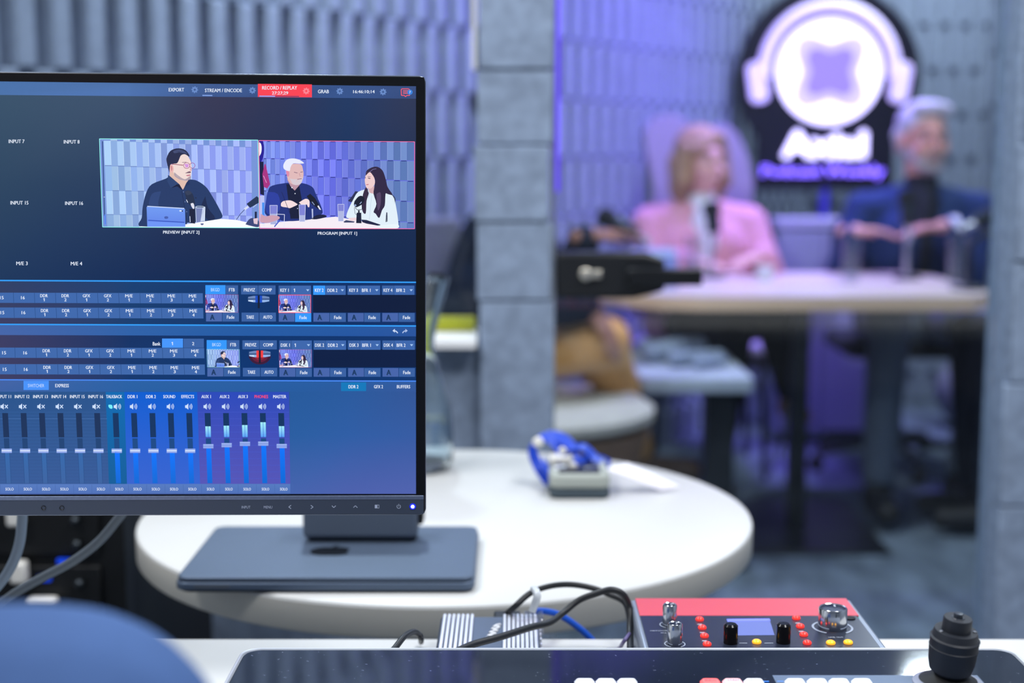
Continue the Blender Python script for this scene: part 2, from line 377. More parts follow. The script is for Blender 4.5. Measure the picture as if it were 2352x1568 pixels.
def person(label, hip, face, s, head, hyaw, wrists, hdirs, knees, ankles, cols, hair, top, trouser, shoes, hpitch=0, poles=None, elems=None, vox=.007, name='person', shoulder=None, nrm=None, sw=.19, curl=.35):
    """hip: pelvis centre; face: unit vector the chest faces; head: head centre"""
    hip = V(hip); f = V(face).normalized(); up = V((0, 0, 1)); l = up.cross(f).normalized(); head = V(head)
    t = thing(name, label, 'person', (hip.x, hip.y, 0))
    skin = mat('skin_'+cols[0], cols[1], .5, spec=.35, noise=.06, nscale=25)
    sh = V(shoulder) if shoulder else V((head.x, head.y, head.z-.218*s))-f*.02
    chest = hip.lerp(sh, .72)+f*.015
    S = [sh+l*sw*s*.98-up*.02*s, sh-l*sw*s*.98-up*.02*s]; neck = sh+up*.06*s
    poles = poles or [(-up+l*.8-f*.3), (-up-l*.8-f*.3)]
    E = [ik(S[i], wrists[i], .28*s, .25*s, poles[i]) for i in (0, 1)]
    hf = (Matrix.Rotation(hyaw, 3, 'Z')@f).normalized(); hf = (hf+up*math.tan(hpitch)).normalized(); hl = up.cross(hf).normalized(); hu = hf.cross(hl)
    HM = frame(head, -hl, hf)   # x right, y forward, z up
    HM = Matrix((-hl, hf, hu)).transposed().to_4x4(); HM.translation = head
    def h(x, y, z): return HM@V((x*s, y*s, z*s))
    # ---- body, one surface
    b = MB()
    b.ell(h(0, -.012, .03), (.076*s, .095*s, .09*s), HM); b.ell(h(0, .022, -.035), (.058*s, .066*s, .075*s), HM)
    b.ell(h(0, .05, -.085), (.032*s, .03*s, .026*s), HM)
    b.caps(h(0, .086, .012), h(0, .106, -.022), .009*s, .0135*s, 10)
    for q in (-1, 1):
        b.ell(h(q*.079, -.005, -.008), (.011*s, .02*s, .032*s), HM, 12, 8); b.ell(h(q*.04, .066, -.03), (.024*s, .02*s, .02*s), HM, 12, 8)
    b.ell(h(0, .087, -.052), (.024*s, .012*s, .007*s), HM, 12, 8); b.ell(h(0, .085, -.064), (.02*s, .012*s, .008*s), HM, 12, 8)
    b.caps(h(0, .074, .026), h(0, .074, .026), .03*s, .03*s)
    b.caps(neck-up*.03*s, h(0, -.02, -.05), .058*s, .052*s)
    b.caps(S[0], S[1], .045*s, .045*s); b.caps(chest+l*.07*s, sh+l*.05*s-up*.03*s, .1*s, .07*s); b.caps(chest-l*.07*s, sh-l*.05*s-up*.03*s, .1*s, .07*s)
    b.caps(hip+l*.06*s, chest+l*.05*s, .115*s, .1*s); b.caps(hip-l*.06*s, chest-l*.05*s, .115*s, .1*s)
    for i, q in ((0, 1), (1, -1)):
        b.caps(S[i], E[i], .048*s, .037*s); b.caps(E[i], wrists[i], .037*s, .024*s)
        hand(b, wrists[i], hdirs[i], (nrm[i] if nrm else up), s, curl, (-1 if i == 0 else 1))
        if knees:
            hj = hip+l*q*.09*s; b.caps(hj, knees[i], .08*s, .052*s); b.caps(knees[i], ankles[i], .052*s, .034*s)
            fd = V((f.x, f.y, 0)).normalized(); b.caps(V(ankles[i])-up*.04, V(ankles[i])-up*.045+fd*.13*s, .035*s, .028*s)
    o = b.build('body', skin, t, smooth_=False); remesh(o, vox, 3)
    # ---- eyes, brows, mouth
    dk = mat('eye_dark', (40, 32, 34), .3); brow = mat('brow_'+cols[0], cols[2], .8)
    for q in (-1, 1):
        e = MB().ell(h(q*.031, .0795, .008), (.0135*s, .0072*s, .0062*s), HM, 14, 8).build('eye', mat('eye_white', (225, 222, 222), .25), t)
        MB().ell(h(q*.031, .0855, .008), (.0058*s, .0024*s, .0056*s), HM, 12, 8).build('iris', dk, e)
        MB().tube([h(q*.014, .09, .028), h(q*.032, .088, .033), h(q*.052, .076, .027)], .0036*s, 8, 3).build('eyebrow', brow, t)
    MB().ell(h(0, .098, -.058), (.022*s, .007*s, .005*s), HM, 14, 8).build('lips', mat('lips_'+cols[0], tuple(int(v*.78) for v in cols[1]), .5), t)
    # ---- hair
    hm = mat('hair_'+cols[0], cols[3], .7, noise=.3, nscale=60, stretch=(1, 1, .15)); hb = MB()
    if hair == 'short':
        hb.ell(h(0, -.026, .052), (.086*s, .098*s, .088*s), HM); hb.ell(h(0, .045, .108), (.062*s, .045*s, .028*s), HM); hb.ell(h(-.04, .03, .1), (.045*s, .05*s, .03*s), HM)
        for q in (-1, 1): hb.caps(h(q*.074, -.04, .02), h(q*.07, -.045, -.04), .024*s, .014*s)
        hb.ell(h(0, -.07, -.01), (.06*s, .04*s, .06*s), HM)
    elif hair == 'bob':
        hb.ell(h(0, -.022, .05), (.092*s, .104*s, .09*s), HM)
        for q in (-1, 1):
            hb.caps(h(q*.078, .012, .05), h(q*.09, .012, -.07), .028*s, .034*s); hb.caps(h(q*.088, .0, -.05), h(q*.082, -.01, -.12), .034*s, .024*s); hb.caps(h(q*.06, -.06, 0), h(q*.07, -.05, -.11), .045*s, .035*s)
        hb.caps(h(-.03, .06, .088), h(.062, .055, .045), .028*s, .018*s); hb.caps(h(-.03, .058, .088), h(-.07, .045, .04), .026*s, .018*s); hb.caps(h(0, -.07, .02), h(0, -.07, -.1), .06*s, .045*s)
    elif hair == 'long':
        hb.ell(h(0, -.022, .05), (.09*s, .103*s, .09*s), HM)
        for q in (-1, 1): hb.caps(h(q*.075, 0, .05), h(q*.09, -.01, -.12), .026*s, .035*s); hb.caps(h(q*.09, -.01, -.12), h(q*.1, 0, -.3), .04*s, .028*s)
        hb.caps(h(0, -.07, 0), h(0, -.1, -.3), .07*s, .06*s)
    remesh(hb.build('hair', hm, t, smooth_=False), .006, 3)
    if elems and 'beard' in elems:
        bd = MB(); bd.ell(h(0, .052, -.09), (.04*s, .036*s, .03*s), HM)
        for q in (-1, 1): bd.caps(h(q*.03, .062, -.085), h(q*.062, .01, -.035), .02*s, .013*s); bd.caps(h(q*.004, .1, -.043), h(q*.026, .09, -.052), .006*s, .005*s); bd.caps(h(q*.026, .088, -.052), h(q*.028, .075, -.08), .008*s, .012*s)
        remesh(bd.build('beard', mat('beard_'+cols[0], cols[4], .85), t, smooth_=False), .005, 2)
    # ---- clothes
    tm = mat(top[0], top[1], .85, noise=.05, nscale=70, spec=.2); c = MB(); g = top[2] if len(top) > 2 else .012
    c.caps(S[0], S[1], .052*s+g, .052*s+g); c.caps(S[0], sh+up*.02*s, .045*s+g, .05*s+g); c.caps(S[1], sh+up*.02*s, .045*s+g, .05*s+g)
    for q in (1, -1):
        c.caps(chest+l*q*.07*s, sh+l*q*.07*s-up*.03*s, .105*s+g, .07*s+g); c.caps(hip+l*q*.07*s, chest+l*q*.06*s, .12*s+g, .108*s+g)
    for i in (0, 1):
        we = E[i].lerp(V(wrists[i]), .93); c.caps(S[i], E[i], .05*s+g, .04*s+g); c.caps(E[i], we, .043*s+g, .03*s+g)
    c.caps(sh+up*.03*s, neck-up*.01*s, .07*s+g*.5, .058*s+g*.3)
    remesh(c.build(top[3] if len(top) > 3 else 'jacket', tm, t, smooth_=False), .008, 4)
    if elems:
        if 'shirtfront' in elems:
            sm = mat(*elems['shirtfront']); sf = MB(); r = .11*s+g
            sf.ell(chest.lerp(sh, .75)+f*(r-.042), (.05*s, .03*s, .1*s), frame((0, 0, 0), -l, f)); sf.ell(chest+f*(r-.03), (.035*s, .03*s, .16*s), frame((0, 0, 0), -l, f)); sf.caps(neck-up*.02*s+f*.01, neck+up*.012*s+f*.005, .066*s, .06*s)
            sf.build('shirt_front', sm, t)
        if 'watch' in elems:
            w_, dd = V(wrists[elems['watch']]), V(hdirs[elems['watch']]).normalized()
            Mw = V((0, 0, 1)).rotation_difference(dd).to_matrix().to_4x4(); Mw.translation = w_-dd*.02
            MB().lathe([(.03*s, -.014), (.034*s, -.01), (.034*s, .01), (.03*s, .014)], Mw, 24).build('cuff', mat('pale_cuff', (225, 228, 235), .35), t)
    if knees:
        tr = MB(); pm = mat(trouser[0], trouser[1], .9, noise=.15, nscale=60, spec=.15)
        tr.caps(hip+l*.07*s, hip-l*.07*s, .125*s, .125*s)
        for i, q in ((0, 1), (1, -1)):
            hj = hip+l*q*.09*s; k_ = V(knees[i]); an = V(ankles[i]); tr.caps(hj, k_, .098*s, .068*s); tr.caps(k_, k_.lerp(an, .94), .068*s, .052*s)
        remesh(tr.build('trousers', pm, t, smooth_=False), .008, 4)
        fd = V((f.x, f.y, 0)).normalized()
        for i in (0, 1):
            an = V(ankles[i]); sm_ = mat(shoes[0], shoes[1], .6); m_ = MB()
            m_.caps(an-up*.045-fd*.03, an-up*.05+fd*.15*s, .044*s, .036*s); m_.caps(an-up*.01, an-up*.05, .045*s, .045*s)
            remesh(m_.build('shoe', sm_, t, smooth_=False), .006, 3)
    return t
# ================= PEOPLE IN THE BOOTH =================
# woman in pink
wy = 5.1
hc = at(1612, 372, wy-.02)
hp = (hc.x, wy+.02, .56)
wr = [at(1752, 588, 4.83), at(1575, 600, 4.86)]
wr[0].z = max(wr[0].z, .79); wr[1].z = .79
kn = [V((hc.x+.2, 4.72, .6)), V((hc.x+.06, 4.66, .56))]
an = [at(1818, 905, 4.78), V((hc.x+.02, 4.72, .1))]
person('person with blonde bob in pink blazer and white top seated behind the podcast table', hp, (.05, -1, 0), .95, hc, .42, wr, [(-.75, -.5, -.1), (.8, -.45, -.05)], kn, an,
       ('fair_woman', (222, 172, 160), (150, 116, 90), (166, 134, 100)), 'bob', ('pink_wool', (212, 152, 162), .026, 'blazer'), ('black_cloth', (20, 24, 34)), ('tan_leather', (176, 140, 96)),
       elems={'shirtfront': ('white_cotton', (226, 226, 232), .8)}, sw=.185, poles=[V((.35, .1, -1)), V((-.35, .1, -1))])
# grey-haired man
my = 5.08
hm_ = at(2122, 322, my-.03)
office_chair('black swivel chair under the grey-haired man', hm_.x-.02, my+.14, .95, 0, black_fab, dark_mesh, (.58, .95), seatz=.45)
hp = (hm_.x-.01, my+.03, .565)
wr = [at(2178, 520, 4.84), at(1952, 532, 4.86)]
kn = [V((hm_.x+.12, 4.62, .6)), V((hm_.x-.22, 4.6, .6))]
an = [V((hm_.x+.0, 4.5, .12)), V((hm_.x-.29, 4.4, .11))]
person('grey-haired bearded person in navy jacket and open dark shirt gesturing at the table', hp, (-.04, -1, 0), 1.02, hm_, .16, wr, [(-1, -.12, -.02), (1, -.15, .05)], kn, an,
       ('fair_man', (214, 158, 142), (128, 110, 104), (198, 196, 198), (176, 168, 164)), 'short', ('navy_wool', (38, 56, 98), .014, 'jacket'), ('slate_cloth', (110, 122, 138)), ('black_leather', (18, 18, 22)),
       elems={'shirtfront': ('dark_shirt', (20, 24, 38), .8), 'beard': 1, 'watch': 0}, sw=.2, poles=[V((.25, .1, -1)), V((-.25, .1, -1))])
# host half hidden by the pillar
hx, hy = .0, 3.86
person('person in dark shirt and tan trousers seated behind the grey pillar', (hx-.1, hy-.06, .62), (.9, -.1, 0), 1.0, (hx+.015, hy-.02, 1.235), .5,
       [at(1345, 545, 3.75), at(1352, 700, 3.62)], [(.8, .3, .1), (.55, -.3, -.8)],
       [V((.27, 4.0, .63)), V((.235, 3.66, .66))], [V((.24, 4.06, .1)), V((.36, 4.02, .3))],
       ('brown_man', (150, 104, 88), (26, 20, 22), (24, 22, 26), (60, 44, 40)), 'short', ('ink_shirt', (26, 32, 48), .016, 'shirt'), ('tan_cotton', (214, 160, 100)), ('brown_leather', (84, 60, 44)), sw=.21)
tc = thing('tub_chair', 'round beige tub chair with brown shell behind the pillar, under tan trousers', 'chair', (.03, 3.6, 0))
beige = mat('beige_fabric', (176, 172, 164), .9, noise=.15, nscale=40); shell_m = mat('brown_shell', (128, 98, 74), .6, noise=.2, nscale=8)
MB().lathe([(.2, .47), (.31, .475), (.335, .49), (.335, .51), (.31, .525), (.02, .53)], Matrix.Translation((.03, 3.6, 0)), 48).build('seat', beige, tc)
MB().lathe([(.2, .2), (.25, .25), (.3, .38), (.325, .469), (.2, .469)], Matrix.Translation((.03, 3.6, 0)), 48).build('shell', shell_m, tc)
MB().lathe([(.26, 0), (.26, .012), (.03, .03), (.03, .21)], Matrix.Translation((.03, 3.6, 0)), 40).build('foot', blk, tc)
vs = []; mb = MB(); n = 14
for k in range(n+1):
    a = math.radians(118+110*k/n)
    for rr, zz_ in ((.34, .5), (.39, .98), (.355, .98), (.3, .5)): vs.append((.03+rr*math.cos(a), 3.6+rr*math.sin(a), zz_))
fs = [(k*4+j, k*4+(j+1)%4, (k+1)*4+(j+1)%4, (k+1)*4+j) for k in range(n) for j in range(4)]+[(3, 2, 1, 0), (n*4, n*4+1, n*4+2, n*4+3)]
MB().add(vs, fs).build('backrest', mat('lilac_grey_fabric', (120, 122, 140), .9), tc, bevel=.012, seg=3)
# fourth speaker, seated at the right-hand end and mostly behind the jamb
person('person in white blouse and dark trousers at the right table end behind the jamb', (1.84, 4.32, .56), (-1, .05, 0), .94, (1.8, 4.32, 1.2), 0,
       [V((1.64, 4.22, .68)), V((1.64, 4.44, .68))], [(-1, .3, -.1), (-1, -.3, -.1)], [V((1.43, 4.2, .6)), V((1.43, 4.42, .6))], [V((1.455, 4.22, .1)), V((1.46, 4.42, .1))],
       ('fair_young', (218, 170, 150), (40, 30, 30), (34, 28, 34)), 'long', ('white_blouse', (222, 228, 230), .014, 'blouse'), ('navy_cloth', (24, 28, 44)), ('black_leather', (18, 18, 22)), sw=.18)
office_chair('dark office chair at the right table end behind the jamb', 1.83, 4.32, .2, -math.pi/2, black_fab, dark_mesh, (.58, .95))
# pale winged chair shell behind the pink-blazer woman
pc = at(1603, 300, 5.42); Mw = Matrix(((1, 0, 0, 0), (0, 0, -1, pc.y), (0, 1, 0, 0), (0, 0, 0, 1)))
t = thing('winged_chair', 'tall pale lilac chair shell with two rounded wings behind the blonde woman', 'chair', (pc.x, pc.y, 0))
def wp(px, py): q = at(px, py, pc.y); return (q.x, q.z)
out = [wp(1500, 430), wp(1482, 340), wp(1484, 290), wp(1515, 266), wp(1560, 268), wp(1590, 300), wp(1610, 312), wp(1630, 296), wp(1655, 285), wp(1685, 300), wp(1712, 350), wp(1724, 400), wp(1726, 445), (wp(1700, 0)[0], .5), (wp(1520, 0)[0], .5)]
sm = smooth([(a, b, 0) for a, b in out]+[(out[0][0], out[0][1], 0)], 4)[:-1]
MB().prism([(p.x, p.y) for p in sm], -.02, .02, Mw).build('shell', mat('pale_lilac_shell', (168, 156, 184), .5), t, bevel=.01)
MB().prism(rrect(pc.x-.24, -.25, pc.x+.24, .32, .08), .41, .455, Matrix.Translation((0, pc.y-.3, 0))).build('seat', mat('pale_lilac_shell'), t, bevel=.01)
for q in (-1, 1):
    for r_ in (0, 1): MB().caps((pc.x+q*.18, pc.y-.07-.38*r_, .42), (pc.x+q*.2, pc.y-.05-.42*r_, .014), .014, .011, 10).build('leg', blk, t)
# pale grey cabinet between the two
q0 = at(1786, 503, 5.6); q1 = at(1930, 503, 5.6)
t = thing('side_cabinet', 'pale grey low cabinet behind the table between pink blazer and navy jacket', 'cabinet', ((q0.x+q1.x)/2+.05, 5.75, 0))
cg = mat('cabinet_grey', (158, 160, 186), .55)
MB().box((q0.x, 5.6, .03), (q1.x+.12, 5.74, q0.z-.035)).build('carcass', cg, t, bevel=.006)
MB().box((q0.x-.008, 5.585, q0.z-.034), (q1.x+.13, 5.745, q0.z)).build('cabinet_top', mat('cabinet_light', (186, 184, 208), .5), t, bevel=.004)
for k in (0, 1):
    xa = q0.x+.006+k*(q1.x-q0.x+.11)/2; xb = xa+(q1.x-q0.x+.1)/2
    d_ = MB().box((xa, 5.588, .06), (xb, 5.5995, q0.z-.045)).build('door', cg, t, bevel=.002)
    MB().box((xb-.03 if k == 0 else xa+.018, 5.57, .5), (xb-.018 if k == 0 else xa+.03, 5.589, .6)).build('handle', steel, d_)
MB().box((q0.x+.02, 5.62, 0), (q1.x+.1, 5.73, .03)).build('plinth', blk, t)
# stool with pale grey seat under the table, coat on it
s_ = thing('side_table', 'low pale grey side table on a black column before the podcast table', 'table', (.55, 4.0, 0))
st = .55
MB().prism(rrect(.345, 3.8, .655, 4.34, .02), st-.04, st).build('tabletop', mat('pale_grey_top', (176, 186, 200), .6, noise=.1, nscale=30), s_, bevel=.004)
MB().box((.55, 3.96, .015), (.63, 4.06, st-.041)).build('column', blk, s_, bevel=.004)
MB().box((.4, 3.85, 0), (.66, 4.25, .015)).build('foot', blk, s_, bevel=.003)
mb = MB()
for (a, b, r1, r2) in (((.40, 4.08, .578), (.5, 4.14, .59), .028, .032), ((.46, 4.0, .575), (.6, 4.08, .572), .024, .02), ((.4, 4.2, .58), (.56, 4.22, .585), .03, .026), ((.52, 3.95, .568), (.6, 4.0, .57), .018, .016)): mb.caps(a, b, r1, r2)
cl = mb.build('folded_jacket', mat('grey_jersey', (140, 152, 172), .9, noise=.2, nscale=25), smooth_=False, origin=(.5, 4.1, .55)); remesh(cl, .008, 4)
tag(cl, 'crumpled pale grey jacket lying on the low side table', 'jacket')

# ================= ON AND AROUND THE TABLE =================
foam = mat('mic_foam', (24, 27, 32), .95); micb = mat('mic_body', (46, 54, 62), .35, .5); silver = mat('silver_plug', (215, 218, 224), .3, 1)
def mic(label, head, tail, base, foot=.06):
    head = V(head); tail = V(tail); base = V(base); d = (head-tail).normalized(); L = (head-tail).length
    t = thing('microphone', label, 'microphone', (base.x, base.y, base.z), 'podcast microphones on the table')
    q = V((0, 0, 1)).rotation_difference(d).to_matrix().to_4x4(); q.translation = tail
    b = MB().lathe([(.0001, 0), (.02, 0), (.024, .006), (.024, L*.55), (.0255, L*.56), (.0255, L*.6)], q, 28).build('mic_body', micb, t)
    MB().lathe([(.0255, L*.6), (.029, L*.62), (.031, L*.8), (.026, L*.96), (.0001, L)], q, 28).build('foam_cap', foam, t)
    MB().lathe([(.008, -.05), (.01, -.045), (.01, -.005), (.014, 0)], q, 16).build('plug', silver, t)
    mid = tail+d*L*.35; side = d.cross(V((0, 1, 0))).normalized()
    y_ = MB().tube([mid+V((0, -.034, 0)), mid+V((0, -.036, -.03)), mid+V((0, 0, -.055)), mid+V((0, .036, -.03)), mid+V((0, .034, 0))], .004, 8, 5).build('yoke', blk, t)
    low = mid+V((0, 0, -.055))
    if low.z > base.z+.04 and (V((low.x, low.y, 0))-V((base.x, base.y, 0))).length < .03:
        MB().caps(low, (low.x, low.y, base.z+.006), .009, .009, 12).build('stand_rod', steel, t)
    else:
        MB().tube([low, low.lerp(V((base.x, base.y, low.z)), .6)+V((0, 0, -.01)), V((base.x, base.y, base.z+.12)), V((base.x, base.y, base.z+.006))], .009, 10).build('stand_rod', blk, t)
    MB().lathe([(foot, 0), (foot, .006), (foot-.008, .011), (.012, .014)], Matrix.Translation((base.x, base.y, base.z)), 32).build('foot', blk, t)
    return t
T_ = TZ+.0005
mic('black microphone tilted down beside the tablet at the table left end', at(1372, 488, 4.35), at(1462, 540, 4.35), (.42, 4.56, T_), .05)
hh = at(1632, 462, 4.72); mic('black microphone upright before the pink blazer', hh, at(1640, 535, 4.72), (at(1640, 535, 4.72).x, 4.72, T_), .045)
mic('black microphone upright in front of the navy jacket', at(2083, 435, 4.68), at(2087, 520, 4.66), (at(2087, 520, 4.66).x, 4.66, T_), .045)
mic('black microphone tilted up at the right table end', at(2345, 462, 4.3), at(2238, 512, 4.3), (at(2275, 500, 4.3).x-.06, 4.3, T_), .05)
tumb = pane_mat('tumbler_glass', (.96, .98, .99), .09)
def tumbler(label, x, y, h=.15, r=.031, fill=.55):
    t = thing('water_glass', label, 'glass', (x, y, T_), 'tall water glasses on the podcast table'); M = Matrix.Translation((x, y, T_))
    MB().lathe([(r*.8, 0), (r*.86, .004), (r, h), (r-.0022, h), (r*.84, .014), (.0005, .012)], M, 32).build('glass_wall', tumb, t)
    MB().lathe([(.0005, .0135), (r*.82, .0145), (r*.9, h*fill), (.0005, h*fill)], M, 28, False).build('water', pane_mat('water_clear', (.86, .91, .96), .04), t)
g = at(1592, 608, 4.5); tumbler('tall water glass beside the tablet before the pink blazer', g.x, 4.5)
g = at(1955, 620, 4.55); tumbler("tall water glass below the navy-jacketed man's right hand", g.x, 4.55, .15, .031, .3)
g = at(2197, 636, 4.4); tumbler('tall water glass at the right end near the tilted microphone', g.x, 4.4, .16)
g = at(1760, 618, 4.6); t = thing('coaster_cup', "small pale cup by the pink blazer's left hand", 'cup', (g.x, 4.62, T_))
MB().lathe([(.022, 0), (.03, .045), (.027, .045), (.02, .006), (.0005, .005)], Matrix.Translation((g.x, 4.62, T_)), 28).build('cup_wall', mat('cup_white', (222, 228, 230), .3), t)
# tablet leaning on its folio
p0 = at(1432, 536, 4.42); p1 = at(1552, 538, 4.42)
t = thing('tablet', 'silver tablet leaning in a blue-grey folio at the table left end', 'tablet', ((p0.x+p1.x)/2, 4.42, T_))
xL, xR = p0.x, p1.x; lean = frame((0, 4.35, T_+.003), (1, 0, 0), (0, .42, .9))
MB().prism(rrect(xL, 0, xR, .125, .01), -.004, .004, lean).build('tablet_slab', mat('tablet_silver', (186, 200, 235), .3, .6), t, bevel=.002)
MB().prism(rrect(xL-.003, -.002, xR+.003, .1, .006), .0045, .008, lean).build('folio', mat('folio_blue', (112, 124, 172), .7), t)
MB().prism([(xL, -.02), (xR, -.02), (xR, .04), (xL, .04)], 0, .003, Matrix.Translation((0, 4.35, T_))).build('folio_base', mat('folio_blue'), t)
# white puck and cable hanging from the table edge
pk = at(1842, 786, 4.5)
t = thing('hanging_cable', 'pale grey cable with round puck hanging beside the black table column', 'cable', (pk.x, 4.5, 0))
MB().tube([at(1858, 715, 4.5), at(1850, 760, 4.5), pk, at(1835, 850, 4.52), at(1812, 930, 4.55), at(1795, 1005, 4.6), at(1785, 1060, 4.7)], .0065, 10).build('cord', mat('pale_cord', (140, 148, 150), .6), t)
MB().lathe([(.0001, -.02), (.026, -.016), (.03, 0), (.026, .016), (.0001, .02)], Matrix.Translation(pk)@Matrix.Rotation(math.pi/2, 4, 'X'), 28).build('puck', mat('puck_grey', (150, 168, 178), .5), t)
g = on(2258, 985, .002); t = thing('yellow_tag_bag', 'small grey bag with yellow tag on the booth floor', 'bag', (2.0, 5.9, 0))
b_ = at(2245, 1000, 5.9); mb = MB(); mb.caps((b_.x-.03, 5.95, .16), (b_.x+.05, 5.95, .14), .14, .13); mb.caps((b_.x-.03, 5.95, .13), (b_.x+.05, 5.95, .13), .125, .125)
t.location = (b_.x, 5.95, 0); t.matrix_world = Matrix.Translation((b_.x, 5.95, 0))
o = mb.build('bag_body', mat('grey_canvas', (126, 128, 140), .9), t, smooth_=False); remesh(o, .012, 6)
yt = at(2258, 972, 5.8); MB().box((yt.x-.03, 5.79, yt.z-.03), (yt.x+.03, 5.805, yt.z+.03)).build('tag', mat('yellow_plastic'), t, bevel=.004)
MB().tube([(b_.x-.06, 5.95, .28), (b_.x-.03, 5.95, .36), (b_.x+.05, 5.95, .36), (b_.x+.07, 5.95, .26)], .01, 8).build('strap', mat('dark_strap', (60, 62, 74), .8), t)

# ================= THE SIGN =================
SY = 5.92
def sg(px, py): q = at(px, py, SY); return (q.x, q.z)
cx, cz = sg(1905, 165); u = at(2005, 165, SY).x-at(1905, 165, SY).x; u /= 100   # metres per 100th of the disc scale
t = thing('headphone_sign', 'glowing violet-white headphone sign on a black board reading Axial Podcast Weekly', 'sign', (cx, SY+.03, 0))
MS = Matrix(((1, 0, 0, cx), (0, 0, -1, SY), (0, 1, 0, cz), (0, 0, 0, 1)))   # x right, y up, z towards viewer
def P2(px, py): return ((px-1905)*u, -(py-165)*u)
bl = mat('sign_black', (14, 9, 32), .35)
circ = [(212*u*math.cos(2*math.pi*k/64), -12*u+212*u*math.sin(2*math.pi*k/64)) for k in range(64)]
MB().prism(circ, -.04, -.012, MS).build('board', bl, t, smooth_=False)
MB().prism(rrect(*P2(1742, 436), *P2(2062, 280), 12*u), -.038, -.0125, MS).build('name_board', bl, t, smooth_=False)
em = mat('lamp_violet_white', (240, 230, 255), .4, emit=(255, 255, 255), estr=1); em.node_tree.nodes['Principled BSDF'].inputs['Emission Color'].default_value = (.5, .34, 1.0, 1); em.node_tree.nodes['Principled BSDF'].inputs['Emission Strength'].default_value = 1.25
emw = mat('lamp_disc', (240, 236, 255), .4, emit=(255, 255, 255), estr=1); emw.node_tree.nodes['Principled BSDF'].inputs['Emission Color'].default_value = (.62, .52, 1, 1); emw.node_tree.nodes['Principled BSDF'].inputs['Emission Strength'].default_value = 3.0
MB().lathe([(.0001, .012), (117*u, .012), (120*u, .008), (120*u, -.01), (.0001, -.01)], MS, 72).build('disc', emw, t)
star = []
for k in range(48):
    a = 2*math.pi*k/48; star.append(((57+12*math.cos(4*(a-math.pi/4)))*u*math.cos(a), (57+12*math.cos(4*(a-math.pi/4)))*u*math.sin(a)))
es = mat('lamp_centre', (120, 100, 220), .5, emit=(255, 255, 255), estr=1); es.node_tree.nodes['Principled BSDF'].inputs['Emission Color'].default_value = (.36, .25, 1, 1); es.node_tree.nodes['Principled BSDF'].inputs['Emission Strength'].default_value = .95
MB().prism(star, .0125, .015, MS).build('disc_emblem', es, t, smooth_=False)
es2 = mat('lamp_centre_soft', (150, 130, 230), .5, emit=(255, 255, 255), estr=1); es2.node_tree.nodes['Principled BSDF'].inputs['Emission Color'].default_value = (.8, .66, 1, 1)
MB().prism([(x*1.5, y*1.5) for x, y in star], .0121, .0124, MS).build('disc_glow_ring', es2, t, smooth_=False)
band = []
for k in range(33):
    a = math.radians(-6+192*k/32); band.append((150*u*math.cos(a), 2*u+148*u*math.sin(a)))
MB().tube([MS@V((x, y, 0)) for x, y in band], 14*u, 12, 1).build('headband', em, t)
for q in (-1, 1):
    pts = rrect(-21*u, -46*u, 21*u, 46*u, 16*u); Mc = MS@Matrix.Translation((q*164*u, -24*u, 0))@Matrix.Rotation(q*math.radians(-8), 4, 'Z')
    MB().prism(pts, -.01, .012, Mc).build('ear_cup', em, t, bevel=.004)
for s_, px, py, w_, h_, nm in (('Axial', 1898, 330, 196, 66, 'title_letters'), ('Podcast Weekly', 1897, 394, 282, 30, 'small_letters')):
    x, y = P2(px, py); mb = MB()
    bo = 4.5*u if s_ == 'Axial' else 0
    for ox, oy in (((-1, 0), (1, 0), (0, 1), (0, -1)) if bo else ((0, 0),)): Mt = MS@Matrix.Translation((x+ox*bo, y+oy*bo, .004+.0002*(ox+2*oy))); put_text(mb, s_, Mt, w_*u-2*bo, h_*u-2*bo)
    o = mb.build(nm, emw if nm == 'title_letters' else mat('lamp_small', (110, 90, 230), .5, emit=(255, 255, 255), estr=1), t, smooth_=False)
    so = o.modifiers.new('thickness', 'SOLIDIFY'); so.thickness = .01
    if nm == 'title_letters': so.thickness = .014; so.offset = 0
sl = MATS['lamp_small'].node_tree.nodes['Principled BSDF']; sl.inputs['Emission Color'].default_value = (.22, .12, 1, 1); sl.inputs['Emission Strength'].default_value = 4.5
zb = sg(1905, 436)[1]
MB().caps((cx, SY+.03, zb+.02), (cx, SY+.03, .02), .018, .018, 16).build('stand_pole', mat('violet_pole', (70, 54, 200), .4), t)
MB().lathe([(.18, 0), (.18, .01), (.03, .02)], Matrix.Translation((cx, SY+.03, 0)), 36).build('stand_foot', blk, t)
# ================= OUR SIDE: ROUND TABLE =================
white_top = mat('white_laminate', (207, 208, 207), .38, spec=.4); edge_w = mat('white_edge', (206, 203, 194), .45)
rx, ry, rr, rz = -.079, 1.69, .367, .72
t = thing('round_table', 'white round table behind the desk carrying the closed laptop', 'table', (rx, ry, 0))
Mr = Matrix.Translation((rx, ry, 0))
MB().lathe([(.0001, rz), (rr-.004, rz), (rr-.001, rz-.0015), (rr, rz-.004)], Mr, 128, False).build('tabletop', white_top, t)
MB().lathe([(rr, rz-.004), (rr, rz-.031), (rr-.003, rz-.035), (.0001, rz-.035)], Mr, 128, False).build('table_edge', edge_w, t)
MB().caps((rx, ry, rz-.036), (rx, ry, .03), .03, .03, 24).build('pedestal', mat('white_metal', (215, 218, 220), .4), t)
MB().lathe([(.26, 0), (.26, .01), (.04, .03), (.03, .04)], Mr, 48).build('foot', mat('white_metal'), t)
